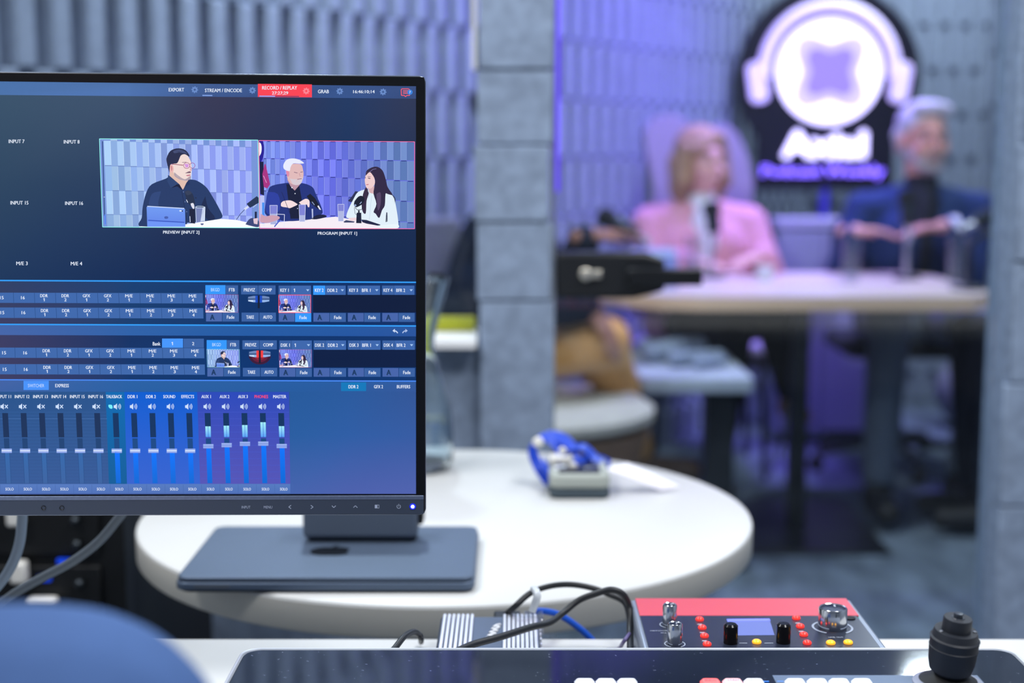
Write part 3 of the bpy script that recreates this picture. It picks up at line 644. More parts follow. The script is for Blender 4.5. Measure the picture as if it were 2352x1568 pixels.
# laptop
mb_ = mat('midnight_aluminium', (86, 101, 123), .45, .4, noise=.03, nscale=300); dk = mat('dark_gap', (10, 11, 13), .6)
la, lb = on(400, 1358, rz+.002), on(1090, 1358, rz+.002); x0, x1, y0 = la.x, lb.x, la.y; y1 = y0+.2
t = thing('laptop', 'closed dark grey laptop lying on the white round table', 'laptop', ((x0+x1)/2, (y0+y1)/2, rz))
MB().prism(rrect(x0+.004, y0+.003, x1-.004, y1-.003, .012), rz+.0005, rz+.0025, None).build('foot_plate', dk, t)
MB().prism(rrect(x0, y0, x1, y1, .012), rz+.0026, rz+.0108).build('base', mb_, t, bevel=.0015)
MB().prism(rrect(x0+.0015, y0+.0015, x1-.0015, y1-.0015, .012), rz+.0115, rz+.016).build('lid', mb_, t, bevel=.0018, seg=3)
MB().prism(rrect(x0+.003, y0+.003, x1-.003, y1-.003, .012), rz+.0105, rz+.0118).build('seam', dk, t, smooth_=False)
lx, ly = on(762, 1262, rz+.016).x, (y0+y1)/2-.006
ap = []
for k in range(40):
    a = 2*math.pi*k/40; r_ = .0175*(1+.1*math.cos(2*a)*0+.09*abs(math.cos(a))-.16*max(0, math.cos(a-math.pi/2))**8-.1*max(0, math.cos(a+math.pi/2))**8)
    if abs(((a+math.pi) % (2*math.pi))-math.pi) < .42: r_ *= .82
    ap.append((lx+r_*1.15*math.cos(a), ly+r_*math.sin(a)))
mbx = MB().prism(ap, rz+.0161, rz+.0164); lf = [(lx-.001, ly+.0165), (lx+.001, ly+.02), (lx+.006, ly+.0235), (lx+.0055, ly+.0195), (lx+.002, ly+.0165)]
mbx.prism(lf, rz+.0161, rz+.0164).build('emblem', mat('emblem_gloss', (14, 16, 20), .1), t, smooth_=False)
MB().box((x0+.02, y0-.0004, rz+.0055), (x0+.055, y0+.001, rz+.0085)).build('port', mat('port_grey', (84, 92, 104), .5), t)
# dark box on the laptop
a = on(695, 1246, rz+.016); b = on(958, 1250, rz+.016); bz = rz+.0165
t = thing('device_box', 'dark grey rounded box standing on the closed laptop', 'box', ((a.x+b.x)/2, a.y+.02, bz))
gm = mat('gunmetal_shell', (82, 94, 112), .5)
Mx2 = Matrix(((1, 0, 0, 0), (0, 0, -1, 0), (0, 1, 0, 0), (0, 0, 0, 1)))
MB().prism(rrect(a.x, bz+.0035, b.x, bz+.05, .006), -(a.y+.038), -a.y, Mx2).build('case', gm, t, bevel=.005, seg=4)
MB().box((a.x+.006, a.y+.006, bz), (b.x-.002, a.y+.034, bz+.006)).build('sole', dk, t, bevel=.001)
MB().prism(rrect(b.x+.0003, bz+.018, b.x+.006, bz+.046, .002), -(a.y+.03), -a.y-.006, Mx2).build('side_flap', dk, t, bevel=.001)
# carafe
g = on(945, 1090, rz); gy = g.y+.04
M = Matrix.Translation((-.132, gy, rz+.0005)); t = thing('water_carafe', 'clear waisted glass carafe half hidden behind the monitor edge', 'carafe', (-.132, gy, rz))
out = [(.03, 0), (.047, .004), (.051, .02), (.05, .07), (.042, .11), (.031, .145), (.026, .165), (.027, .185), (.034, .215), (.044, .25), (.0475, .262)]
inn = [(r_-.003, z_+.002) for r_, z_ in out[::-1]]
P_ = [(p.x, p.z) for p in smooth([(a_, 0, b_) for a_, b_ in out], 3)]+[(p.x, p.z) for p in smooth([(a_, 0, b_+.003) for a_, b_ in inn[:-1]], 3)]+[(.0005, .008)]
MB().lathe([(.0005, 0)]+P_, M, 48, False).build('glass_wall', mat('carafe_glass', (240, 248, 250), .02, trans=1, ior=1.45), t)
MB().lathe([(.0005, .009), (.043, .0095), (.0475, .02), (.0466, .066), (.0005, .066)], M, 40, False).build('water', pane_mat('water_clear'), t)
# two-tone case with lanyard
a = on(1262, 1145, rz+.001); b = on(1402, 1145, rz+.001); w_ = b.x-a.x; cy0 = a.y
t = thing('hard_case', 'small grey-green two-tone case under the blue lanyard', 'case', ((a.x+b.x)/2, cy0+.05, rz))
sq = rrect(a.x, cy0, b.x, cy0+.12, .012)
MB().prism(sq, rz+.0005, rz+.013).build('case_base', mat('case_dark', (58, 72, 82), .6), t, bevel=.003)
MB().prism(sq, rz+.0135, rz+.031).build('case_lid', mat('case_olive', (158, 164, 158), .6), t, bevel=.004)
MB().box((a.x+.012, cy0+.012, rz+.0305), (b.x-.012, cy0+.075, rz+.033)).build('inset', mat('inset_dark', (24, 26, 34), .3), t, bevel=.001)
MB().box((a.x+.002, cy0+.055, rz+.032), (a.x+.03, cy0+.085, rz+.042)).build('latch', mat('off_white', (228, 226, 220), .4), t, bevel=.002)
la_ = thing('lanyard', 'royal blue ribbon lanyard with metal clips heaped on the small case', 'lanyard', (a.x+.03, cy0+.09, rz+.033))
rb = mat('royal_ribbon', (24, 66, 190), .45, spec=.6)
def L_(px, py, dy): q = at(px, py, cy0+dy); return q
mb = MB()
mb.ribbon([L_(1262, 1108, .05), L_(1236, 1070, .07), L_(1222, 1028, .08), L_(1238, 1003, .09), L_(1268, 1010, .09), L_(1290, 1040, .08), L_(1282, 1078, .06)], (.5, .8, .3), .02)
mb.ribbon([L_(1232, 1012, .1), L_(1262, 1000, .1), L_(1300, 1012, .09), L_(1325, 1045, .07), L_(1322, 1082, .05)], (.3, .8, .5), .02)
mb.ribbon([L_(1280, 1090, .05), L_(1300, 1040, .07), L_(1335, 1025, .08), L_(1365, 1050, .08), L_(1382, 1080, .06), L_(1340, 1095, .04)], (.4, .9, .2), .02)
mb.ribbon([L_(1300, 1086, .04), L_(1330, 1060, .06), L_(1372, 1056, .09), L_(1400, 1068, .11)], (.2, .7, .6), .018)
mb.ribbon([L_(1245, 1060, .06), L_(1265, 1085, .05), L_(1300, 1100, .04), L_(1345, 1098, .04)], (.1, .9, .4), .02)
mb.build('ribbon', rb, la_)
for px, py, r_ in ((1236, 1015, .007), (1316, 1072, .006), (1292, 1035, .005)):
    q = L_(px, py, .045); MB().ell(q, (r_, r_*.5, r_)).build('print_dot', mat('off_white'), la_)
for px, py, dx in ((1288, 1078, .012), (1362, 1080, .018), (1380, 1086, .012)):
    q = L_(px, py, .035); MB().caps(q-V((dx*.5, 0, 0)), q+V((dx*.5, .01, 0)), .0045, .0035, 12).build('metal_clip', silver, la_)
# badge card
c0, c1, c2, c3 = on(1398, 1075, rz+.03), on(1428, 1064, rz+.03), on(1562, 1116, rz+.006), on(1530, 1122, rz+.003)
k0 = on(1392, 1076, rz+.034); k1 = on(1440, 1062, rz+.034); k2 = on(1562, 1117, rz+.004); k3 = on(1520, 1124, rz+.004)
vs = [k0, k3, k2, k1]; cb = MB().add([v for v in vs]+[v+V((0, 0, -.0012)) for v in vs], ((0, 1, 2, 3), (7, 6, 5, 4), (0, 4, 5, 1), (1, 5, 6, 2), (2, 6, 7, 3), (3, 7, 4, 0)))
tag(cb.build('badge_card', mat('card_white', (236, 232, 242), .3), smooth_=False, origin=k3), 'white badge card leaning from the lanyard onto the round table', 'card')

# ================= DESK =================
DZ = .72
t = thing('desk', 'long white desk in the foreground under the control panel', 'desk', (0, .8, 0))
MB().box((-1.9, .63, DZ-.03), (1.6, 1.229, DZ)).build('desktop', white_top, t, smooth_=False, bevel=.0015)
for x in (-1.8, 1.5):
    for y in (.7, 1.16): MB().box((x-.02, y-.02, 0), (x+.02, y+.02, DZ-.031)).build('leg', mat('white_metal'), t)
# rack on the left
t = thing('equipment_rack', 'black equipment rack on the floor left of the round table', 'rack', (-.85, 2.0, 0))
RX = -.49; blk2 = mat('rack_black', (12, 14, 17), .5)
MB().box((-1.25, 1.75, .02), (RX, 1.79, .95)).build('front_panel', blk2, t)
MB().box((-1.25, 1.79, 0), (RX, 2.25, .97)).build('carcass', mat('rack_side', (16, 18, 22), .6), t, bevel=.003)
for k in range(9): MB().box((-1.2, 1.742, .08+k*.095), (RX-.03, 1.75, .16+k*.095)).build('blank_plate', blk2, t, bevel=.002)
for px, py in ((172, 1195), (182, 1340), (176, 1250)):
    q = at(px, py, 1.735); MB().caps(q, q+V((0, .01, 0)), .006, .006, 10).build('screw', mat('rack_screw', (70, 76, 82), .4, 1), t)
for px, py in ((145, 1290), (100, 1330)):
    q = at(px, py, 1.735); MB().box(q-V((.008, 0, .003)), q+V((.008, .006, .003))).build('status_light', mat('blue_light', (20, 60, 200), .4, emit=(10, 70, 230), estr=.5), t)
for px, py, w__, h__ in ((30, 1190, .01, .012), (38, 1318, .010, .014), (92, 1388, .018, .006)):
    q = at(px, py, 1.72); MB().box(q-V((w__, 0, h__)), q+V((w__, .02, h__))).build('white_plug', mat('off_white'), t, bevel=.004)
# ribbed capture box
t = thing('capture_box', 'grey ribbed metal capture box with cables on the desk', 'device', (-.01, 1.1, DZ))
bz1 = DZ+.028
qa, qb = on(1012, 1415, bz1), on(1238, 1424, bz1)
x0, x1, y1 = qa.x, qb.x, qa.y; y0 = y1-.105
gx = mat('capture_grey', (112, 122, 140), .35, .8); sv = mat('rib_silver', (226, 228, 240), .4, .5)
MB().prism(rrect(x0, y0, x1, y1, .004), DZ+.002, bz1).build('case', gx, t, bevel=.002)
pl = x0+(x1-x0)*.37; pr = x0+(x1-x0)*.62
def rib(x): MB().box((x-.0014, y0+.001, bz1+.0003), (x+.0014, y1-.001, bz1+.0028)).build('rib', sv, t, bevel=.0007)
for k in range(7): rib(x0+.004+k*(pl-x0-.004)/7)
for k in range(8): rib(pr+.003+k*(x1-pr-.005)/7.4)
for k in range(8): MB().box((x1-.0008, y0+.006+k*.012, DZ+.005), (x1+.0016, y0+.010+k*.012, bz1-.003)).build('side_fin', sv, t)
lm = MB(); lx_ = (pl+pr)/2; ly_ = (y0+y1)/2-.012
lm.tube([(lx_+.003*math.sin(k*2.1)+.0005*k, ly_+.0026*k+.0016*math.cos(k*2.9), bz1+.0005) for k in range(17)], .0011, 6, 4).build('logo', mat('logo_white', (225, 228, 235), .5), t)
px_ = at(1165, 1413, y1+.006)
MB().box((px_.x-.012, y1, DZ+.01), (px_.x+.012, y1+.02, bz1-.001)).build('connector', blk, t, bevel=.002)
qn = on(1225, 1420, bz1); MB().box((qn.x-.008, y1-.002, DZ+.012), (qn.x+.009, y1+.022, bz1-.002)).build('network_plug', pane_mat('clear_plastic', (.8, .82, .95), .2), t, bevel=.001)
# cables
def cable(label, pts, r, m, name='cable', cat='cable'):
    b = MB().tube(pts, r, 10, 8).build(name, m, origin=pts[0]); return tag(b, label, cat)
cb_ = mat('cable_black', (28, 31, 36), .45); yc = 1.2
cable('thick black cable arching up behind the ribbed box over the round table edge', [at(1158, 1414, y1+.02), at(1180, 1395, yc), at(1218, 1362, 1.21), at(1262, 1346, 1.215), at(1310, 1342, 1.215), at(1360, 1350, 1.215), at(1400, 1365, 1.215), at(1436, 1385, 1.21), at(1447, 1430, 1.2), at(1449, 1470, 1.18), at(1450, 1500, 1.14)], .0027, cb_)
cable('black cable crossing over the ribbed box toward the red-striped mixer', [at(1040, 1500, 1.05), at(1085, 1480, 1.07), at(1150, 1462, 1.09), at(1220, 1440, 1.12), at(1262, 1430, 1.14), at(1292, 1408, 1.16), at(1330, 1378, 1.17), at(1372, 1362, 1.17), at(1405, 1354, 1.17), at(1432, 1366, 1.17), at(1446, 1400, 1.17), at(1447, 1450, 1.15), at(1448, 1505, 1.1)], .0029, cb_)
cable('bright blue network cable curving down behind the desk', [at(1226, 1404, y1+.02), at(1250, 1403, 1.24), at(1285, 1412, 1.25), at(1325, 1438, 1.255), at(1360, 1470, 1.26), at(1400, 1520, 1.27), at(1420, 1600, 1.28)], .003, mat('cable_blue', (14, 84, 200), .4))
cable('short black cable looped left of the ribbed box', [at(880, 1512, 1.04), at(905, 1490, 1.06), at(928, 1462, 1.08), at(948, 1451, 1.1), at(962, 1456, 1.11), at(967, 1466, 1.12), on(967, 1474, DZ+.004)], .0025, cb_)
cable('thin violet cable beside the red-striped mixer', [on(1395, 1492, DZ+.004), on(1420, 1490, DZ+.004), at(1432, 1474, 1.13), at(1446, 1455, 1.14)], .0016, mat('cable_violet', (92, 84, 130), .5))
q = at(1232, 1375, 1.21); tie = MB().tube([at(1226, 1352, 1.213), at(1234, 1366, 1.2), at(1228, 1388, 1.2), at(1222, 1404, 1.2)], .0035, 8, 5)
tag(tie.build('cable_tie', mat('clear_white', (214, 220, 226), .3), origin=q), 'translucent white tie hanging on the arching black cable', 'cable tie')
gc = mat('cable_grey', (122, 138, 156), .5)
cable('thick grey cable hanging at the far left below the monitor', [at(52, 1150, 1.22), at(50, 1200, 1.22), at(44, 1250, 1.22), at(26, 1300, 1.22), at(-5, 1345, 1.22), at(-60, 1400, 1.22)], .0045, gc)
cable('grey cable sweeping down left from under the monitor', [at(310, 1140, 1.24), at(268, 1195, 1.24), at(225, 1245, 1.24), at(165, 1290, 1.24), at(90, 1330, 1.24), at(30, 1365, 1.24), at(-40, 1420, 1.24)], .0042, mat('cable_dim', (98, 108, 118), .5))

# ================= RED-STRIPED AUDIO INTERFACE =================
IZ = .77
ra, rb_ = on(1448, 1374, IZ), on(1951, 1371, IZ); x0, x1, y1 = ra.x, rb_.x, ra.y; y0 = 1.022
t = thing('audio_interface', 'red and black audio mixer with knobs behind the control panel', 'audio interface', ((x0+x1)/2, 1.1, DZ))
hs = mat('interface_grey', (150, 160, 176), .4, .5)
MB().box((x0, y0, DZ+.002), (x1, y1, IZ-.001)).build('housing', hs, t, bevel=.002)
ysp = on(1700, 1414, IZ).y
MB().box((x0+.004, ysp, IZ-.0009), (x1-.004, y1-.001, IZ+.0006)).build('red_band', mat('anodised_red', (216, 84, 98), .42, .2), t, bevel=.0004)
fp = mat('interface_black', (34, 40, 56), .28)
MB().box((x0+.004, y0+.001, IZ-.0009), (x1-.006, ysp-.0003, IZ+.0004)).build('face_plate', fp, t, bevel=.0003)
sil = mat('knob_chrome', (205, 208, 214), .16, 1); ring_m = mat('ring_print', (176, 186, 205), .5); lbl = mat('print_pale', (190, 198, 215), .6)
def knob(px, py, r, h, style, base=.004):
    c = on(px, py, IZ); M = Matrix.Translation((c.x, c.y, IZ+.0005))
    if style == 'chrome':
        k = MB().lathe([(r*.98, 0), (r*1.02, .003), (r, .006), (r, h-.001), (r-.0008, h), (r-.0016, h-.0005), (r-.0016, h-.0025)], M, 40, False).build('knob', sil, t)
        d_ = MB().lathe([(.0001, h-.002), (r-.0015, h-.002)], M, 40, False).build('knob_cap', mat('knob_cap_dark', (46, 54, 78), .3), k)
        MB().box((c.x+r*.25-.0006, c.y+r*.45, IZ+h-.0012), (c.x+r*.25+.0006, c.y+r*.8, IZ+h-.0006)).build('pointer', lbl, k)
    else:
        k = MB().lathe([(r, 0), (r, h-.0015), (r-.0015, h), (.0001, h)], M, 40, False).build('knob', mat('knob_black', (12, 10, 12), .15), t)
    if style == 'chrome':
        R_ = r*1.28; vs = []; fs = []; n = 40
        for i in range(n+1):
            a = math.radians(-60+300*i/n)
            for q in (R_, R_*1.12): vs.append((c.x+q*math.cos(a), c.y+q*math.sin(a), IZ+.0007))
        for i in range(n): fs.append((2*i, 2*i+1, 2*i+3, 2*i+2))
        MB().add(vs, fs).build('ring_mark', ring_m, t, smooth_=False)
knob(1538, 1436, .0058, .0175, 'chrome'); knob(1550, 1480, .0058, .017, 'chrome')
knob(1912, 1442, .0115, .017, 'chrome'); knob(1678, 1477, .0056, .0155, 'black'); knob(1799, 1476, .0056, .0155, 'black')
def led(px, py, m, nm='round_button', r=.0034):
    c = on(px, py, IZ); MB().ell((c.x, c.y, IZ+.0012), (r, r, .0022), None, 20, 10).build(nm, m, t)
rl = mat('button_red', (255, 50, 44), .25, emit=(255, 60, 50), estr=.75); yl_ = mat('button_amber', (255, 180, 40), .25, emit=(255, 176, 50), estr=.85)
for px, py in ((1607, 1425), (1613, 1444), (1618, 1463), (1624, 1482), (1829, 1422), (1838, 1441), (1846, 1460), (1854, 1479)): led(px, py, rl)
for px, py in ((1738, 1477), (1908, 1479), (1948, 1478)): led(px, py, yl_, r=.0037)
s0_, s1_ = on(1672, 1456, IZ), on(1762, 1420, IZ)
def quad(px4, z, nm, m):
    return MB().add([on(px, py, z) for px, py in px4], ((0, 1, 2, 3),)).build(nm, m, t, smooth_=False)
quad(((1680, 1459), (1779, 1458), (1767, 1420), (1669, 1421)), IZ+.0006, 'display', mat('small_display', (90, 100, 150), .2, emit=(92, 106, 178), estr=.75))
quad(((1671, 1426), (1770, 1425), (1767, 1420), (1669, 1421)), IZ+.0008, 'display_header', mat('display_header', (100, 110, 210), .2, emit=(122, 130, 250), estr=.9))
for s_, px, py, w_, h_ in (('NETWORK INPUT', 1531, 1448, .026, .0016), ('IN', 1524, 1453, .004, .0014), ('LINE OUT', 1920, 1463, .0118, .0022), ):
    c = on(px, py, IZ+.0007); m_ = MB(); put_text(m_, s_, Matrix.Translation(c), w_, h_); m_.build('marking', lbl, t, smooth_=False)
for px, py in ((1607, 1435), (1613, 1454), (1618, 1473), (1832, 1432), (1840, 1451)):
    c = on(px, py, IZ); MB().box((c.x-.0018, c.y-.0006, IZ+.0004), (c.x+.0018, c.y+.0006, IZ+.0007)).build('marking', lbl, t, smooth_=False)
for xa, xb in ((1698, 1716), (1756, 1776)):
    a_, b_2 = on(xa, 1478, IZ), on(xb, 1478, IZ); MB().box((a_.x, a_.y-.0003, IZ+.0004), (b_2.x, a_.y+.0003, IZ+.0007)).build('line_mark', lbl, t, smooth_=False)
c = on(1958, 1416, IZ); MB().ell((c.x+.003, c.y, IZ-.004), (.004, .003, .004)).build('green_clip', mat('clip_green', (10, 170, 140), .4), t)
c = on(1952, 1421, IZ); MB().lathe([(.0045, 0), (.0045, .001), (.0001, .001)], Matrix.Translation((c.x, c.y, IZ+.0003)), 20, False).build('phones_socket', dk, t)

# ================= CONTROL PANEL =================
SZ = .79
pa, pb = on(556, 1496, SZ), on(2312, 1487, SZ)
t = thing('control_panel', 'black glossy video control panel with glass-capped buttons in the foreground', 'control panel', ((pa.x+pb.x)/2, .85, DZ))
x0, x1, y1, y0 = pa.x, pb.x+.002, (pa.y+pb.y)/2, .66
def slope(pts, z0, z1, nm, m, bev=0): return MB().prism(pts, z0, z1).build(nm, m, t, bevel=bev)
# gloss face with dust specks
gl = mat('panel_gloss', (26, 31, 42), .06, spec=.6)
nt = gl.node_tree; b_ = nt.nodes['Principled BSDF']; tc_ = nt.nodes.new('ShaderNodeTexCoord'); vo = nt.nodes.new('ShaderNodeTexVoronoi'); vo.inputs['Scale'].default_value = 190
nz = nt.nodes.new('ShaderNodeTexNoise'); nz.inputs['Scale'].default_value = 420; ad = nt.nodes.new('ShaderNodeMixRGB'); ad.blend_type = 'ADD'; ad.inputs[0].default_value = .006
nt.links.new(tc_.outputs['Object'], ad.inputs[1]); nt.links.new(nz.outputs['Color'], ad.inputs[2]); nt.links.new(ad.outputs[0], vo.inputs['Vector'])
lt = nt.nodes.new('ShaderNodeMath'); lt.operation = 'LESS_THAN'; lt.inputs[1].default_value = .085; nt.links.new(vo.outputs['Distance'], lt.inputs[0])
sp_ = nt.nodes.new('ShaderNodeSeparateColor'); nt.links.new(vo.outputs['Color'], sp_.inputs[0]); gt = nt.nodes.new('ShaderNodeMath'); gt.operation = 'GREATER_THAN'; gt.inputs[1].default_value = .72; nt.links.new(sp_.outputs[0], gt.inputs[0])
mu = nt.nodes.new('ShaderNodeMath'); mu.operation = 'MULTIPLY'; nt.links.new(lt.outputs[0], mu.inputs[0]); nt.links.new(gt.outputs[0], mu.inputs[1])
mc = nt.nodes.new('ShaderNodeMixRGB'); mc.inputs[1].default_value = (*lin((20, 26, 38)), 1); mc.inputs[2].default_value = (*lin((170, 180, 200)), 1); nt.links.new(mu.outputs[0], mc.inputs[0]); nt.links.new(mc.outputs[0], b_.inputs['Base Color'])
slope(rrect(x0+.012, y0+.01, x1-.012, y1-.012, .01), DZ+.001, DZ+.012, 'feet', dk)
slope(rrect(x0, y0, x1, y1, .014), DZ+.012, SZ-.0002, 'chassis', mat('panel_rim', (200, 206, 216), .5, .1), .0012)
slope(rrect(x0+.0028, y0+.0028, x1-.0028, y1-.0034, .012), SZ-.0001, SZ+.0003, 'gap', dk)
slope(rrect(x0+.0036, y0+.0036, x1-.0036, y1-.004, .0115), SZ+.0002, SZ+.0009, 'glossy_face', gl)
rp = [(x, y, SZ+.0006) for x, y in rrect(x0+.001, y0+.001, x1-.001, y1-.001, .0135, 10)]
MB().tube(rp+[rp[0]], .0011, 8, 1).build('rim_edge', mat('rim_bright', (206, 212, 222), .45, .2), t)
zf = SZ+.001
def pq(px4, z, nm, m): return MB().add([on(px, py, z) for px, py in px4], ((0, 1, 2, 3),)).build(nm, m, t, smooth_=False)
ca = on(1774, 1551, zf); cb2 = on(2268, 1548, zf)
MB().box((ca.x, ca.y-.12, SZ+.00091), (cb2.x-.008, ca.y, zf+.0003)).build('grey_section', mat('section_grey', (92, 110, 136), .45), t, smooth_=False)
cap = mat('button_clear', (236, 240, 250), .12, emit=(215, 222, 245), estr=.55); capr = mat('button_cap_red', (255, 120, 120), .12, emit=(255, 90, 90), estr=.8); capp = mat('button_cap_pink', (255, 200, 205), .12, emit=(250, 190, 200), estr=.6)
ink = mat('button_ink', (60, 66, 86), .5)
def button(px, word, m, wpx=47):
    c = on(px, 1561, zf+.004); hw = wpx/2/F*c.y*1.02; yy = c.y-hw*.9; 
    M = Matrix.Translation((c.x, yy, zf))
    k = MB(); lo_ = rrect(-hw, -hw, hw, hw, hw*.35, 3); hi_ = rrect(-hw*.78, -hw*.78, hw*.78, hw*.78, hw*.3, 3); n = len(lo_)
    vs = [M@V((x, y, 0)) for x, y in lo_]+[M@V((x, y, .0035)) for x, y in lo_]+[M@V((x, y, .0055)) for x, y in hi_]
    fs = [tuple(range(n-1, -1, -1)), tuple(range(2*n, 3*n))]+[(j*n+i, j*n+(i+1)%n, (j+1)*n+(i+1)%n, (j+1)*n+i) for j in (0, 1) for i in range(n)]
    b = k.add(vs, fs).build('button', m, t, smooth_=False)
    if word:
        mm = MB(); put_text(mm, word, M@Matrix.Translation((0, hw*.15, .0061)), hw*1.15, hw*.42); mm.build('button_word', ink, b, smooth_=False)
for px, wd, m in ((1342, '', cap), (1391, '', cap), (1440, '', cap), (1630, 'REC', capr), (1681, 'STRM', capp), (1730, 'PROG', cap), (1824, '', cap), (1875, 'DDT', cap), (1925, 'GRUP', cap), (1977, 'RESET', cap)): button(px, wd, m)
for a_, b_2 in ((1752, 1766), (1785, 1800)):
    p = on(a_, 1565, zf); q = on(b_2, 1565, zf); MB().box((p.x, p.y-.0004, zf-.0001), (q.x, p.y+.0004, zf+.0004)).build('blue_line', mat('line_blue', (70, 140, 230), .5, emit=(50, 120, 230), estr=.5), t, smooth_=False)
# joystick
jc = on(2168, 1562, SZ); j0 = V((jc.x, .935, SZ)); jb = mat('joystick_black', (34, 38, 46), .55)
jt = at(2197, 1425, j0.y+.01); ax = (jt-j0); ax.x *= .6; ax.normalize()
# lengths from the picture: the knob spans 1405..1550
sc_ = j0.y/F; R1 = 57*sc_*1.02
M = Matrix.Translation(j0+V((0, 0, 0)))@(Matrix.Rotation(math.radians(4), 4, 'Y')@Matrix.Rotation(math.radians(6), 4, 'X'))
zt = (at(2195, 1411, j0.y+.0).z-SZ)
prof = [(.006, .006), (R1*.5, .007), (R1*.85, .012), (R1*.93, .018), (R1*.98, .028), (R1*.995, .0288), (R1*.965, .0292), (R1*.985, .0345), (R1*1.0, .0352), (R1*.93, .0362), (R1*.88, zt-.0105), (R1*.85, zt-.009), (R1*.6, zt-.009)]
b = MB().lathe(prof, M, 56).build('joystick_knob', jb, t, angle=30)
c2 = MB().lathe([(R1*.58, zt-.0095), (R1*.575, zt-.001), (R1*.55, zt), (.0001, zt)], M, 48, False).build('twist_cap', jb, b)
MB().lathe([(R1*.27, zt), (R1*.25, zt+.0004), (R1*.19, zt+.0004), (R1*.19, zt+.0026), (R1*.17, zt+.0032), (.0001, zt+.003)], M, 32, False).build('push_button', mat('joystick_button', (48, 53, 62), .3), c2)
for a_ in (200, 350, 95):
    p = M@V((R1*.73*math.cos(math.radians(a_)), R1*.73*math.sin(math.radians(a_)), zt-.0088)); MB().lathe([(.0014, 0), (.0011, .0005), (.0001, .0003)], Matrix.Translation(p), 14, False).build('screw', steel, b)
MB().lathe([(.024, 0), (.0235, .0015), (.02, .003), (.0001, .003)], Matrix.Translation((j0.x, j0.y, SZ+.0009)), 48, False).build('joystick_collar', mat('collar_grey', (150, 156, 174), .4), t)
MB().lathe([(.0195, .0031), (.012, .0065), (.006, .012)], Matrix.Translation((j0.x, j0.y, SZ+.0009)), 40, False).build('joystick_boot', mat('black_rubber'), t)

# ================= OPERATOR =================
sh = at(250, 1490, .56)
person('person in a blue shirt seen from behind at the lower left, out of focus', (-.43, .36, .5), (-.12, 1, 0), 1.0, (-.41, .48, sh.z+.225), 0,
       [V((-.62, .8, .765)), V((-.3, .72, .765))], [(.2, 1, -.1), (-.05, 1, -.1)], None, None,
       ('operator', (205, 160, 140), (30, 26, 26), (34, 30, 30)), 'short', ('blue_shirt', (70, 98, 148), .02, 'shirt'), None, None, shoulder=(-.379, .48, sh.z-.016), sw=.21)
# ================= MONITOR =================
yaw, roll, tilt = math.radians(2.3), math.radians(.45), math.radians(1.5)
U = V((math.cos(yaw)*math.cos(roll), math.sin(yaw)*math.cos(roll), -math.sin(roll))).normalized()
Dn = V((-math.sin(roll), math.sin(tilt), -math.cos(tilt))); Dn = (Dn-U*Dn.dot(U)).normalized(); Nn = Dn.cross(U).normalized()
if Nn.y > 0: Nn = -Nn
O = at(976, 176, 1.07)
def S(px, py, lift=0.0):
    r = ray(px, py); k = (O-CP).dot(Nn)/r.dot(Nn); return CP+r*k+Nn*lift
def uv(px, py): p = S(px, py)-O; return p.dot(U), p.dot(Dn)
uR = uv(976, 300)[0]; uL = uR-.62; vT = uv(974, 176)[1]; vB = uv(974, 1181)[1]
def PL(u, v, d=0): return O+U*u+Dn*v+Nn*d
MP = Matrix((U, -Dn, Nn)).transposed().to_4x4(); MP.translation = O   # x right, y up, z to viewer
mt = thing('monitor', 'wide monitor showing a live video switcher screen, above the desk', 'monitor', PL((uL+uR)/2, vB, -.03))
hsg = mat('monitor_black', (20, 22, 27), .4)
MB().prism(rrect(uL, -vB, uR, -vT, .004), -.03, -.0005, MP).build('housing', hsg, mt, bevel=.001)
MB().prism(rrect(uL+.06, -vB+.04, uR-.06, -vT-.04, .02), -.055, -.0295, MP).build('back_shell', hsg, mt, bevel=.004)
aR = uv(955.5, 600)[0]; aT = uv(955, 198)[1]; aB = uv(955, 1133)[1]; strip0 = uv(955, 1137)[1]; strip1 = uv(955, 1146)[1]
fr = MB(); bz_m = mat('bezel_black', (16, 17, 21), .32)
fr.prism([(uL, -aT), (uR, -aT), (uR-.0006, -vT-.0004), (uL+.0006, -vT-.0004)], -.0005, .0002, MP); fr.prism([(aR, -strip0), (uR, -strip0), (uR, -aT), (aR, -aT)], -.0005, .0002, MP)
fr.build('bezel', bz_m, mt, smooth_=False)
MB().tube([PL(uL, vT, -.002), PL(uR-.004, vT, -.002), PL(uR-.0008, vT+.001, -.002), PL(uR, vT+.004, -.002), PL(uR, vB-.004, -.002), PL(uR-.001, vB-.001, -.002), PL(uR-.004, vB, -.002), PL(uL, vB, -.002)], .0007, 8, 1).build('edge_trim', mat('trim_steel', (112, 122, 140), .3, .7), mt)
MB().prism([(uL, -strip1), (uR-.0012, -strip1), (uR-.0012, -strip0), (uL, -strip0)], -.0002, .0012, MP).build('silver_strip', mat('strip_silver', (134, 148, 176), .38, .6, noise=.1, nscale=400), mt, bevel=.0003)
MB().prism([(uL, -vB+.0006), (uR-.0012, -vB+.0006), (uR-.0012, -strip1), (uL, -strip1)], -.0002, .0009, MP).build('control_bar', mat('bar_slate', (68, 78, 96), .42), mt)
def mark(nm, fn, m=mat('bar_print', (196, 208, 232), .5)):
    mb = MB(); fn(mb); return mb.build(nm, m, mt, smooth_=False)
LB = .0011
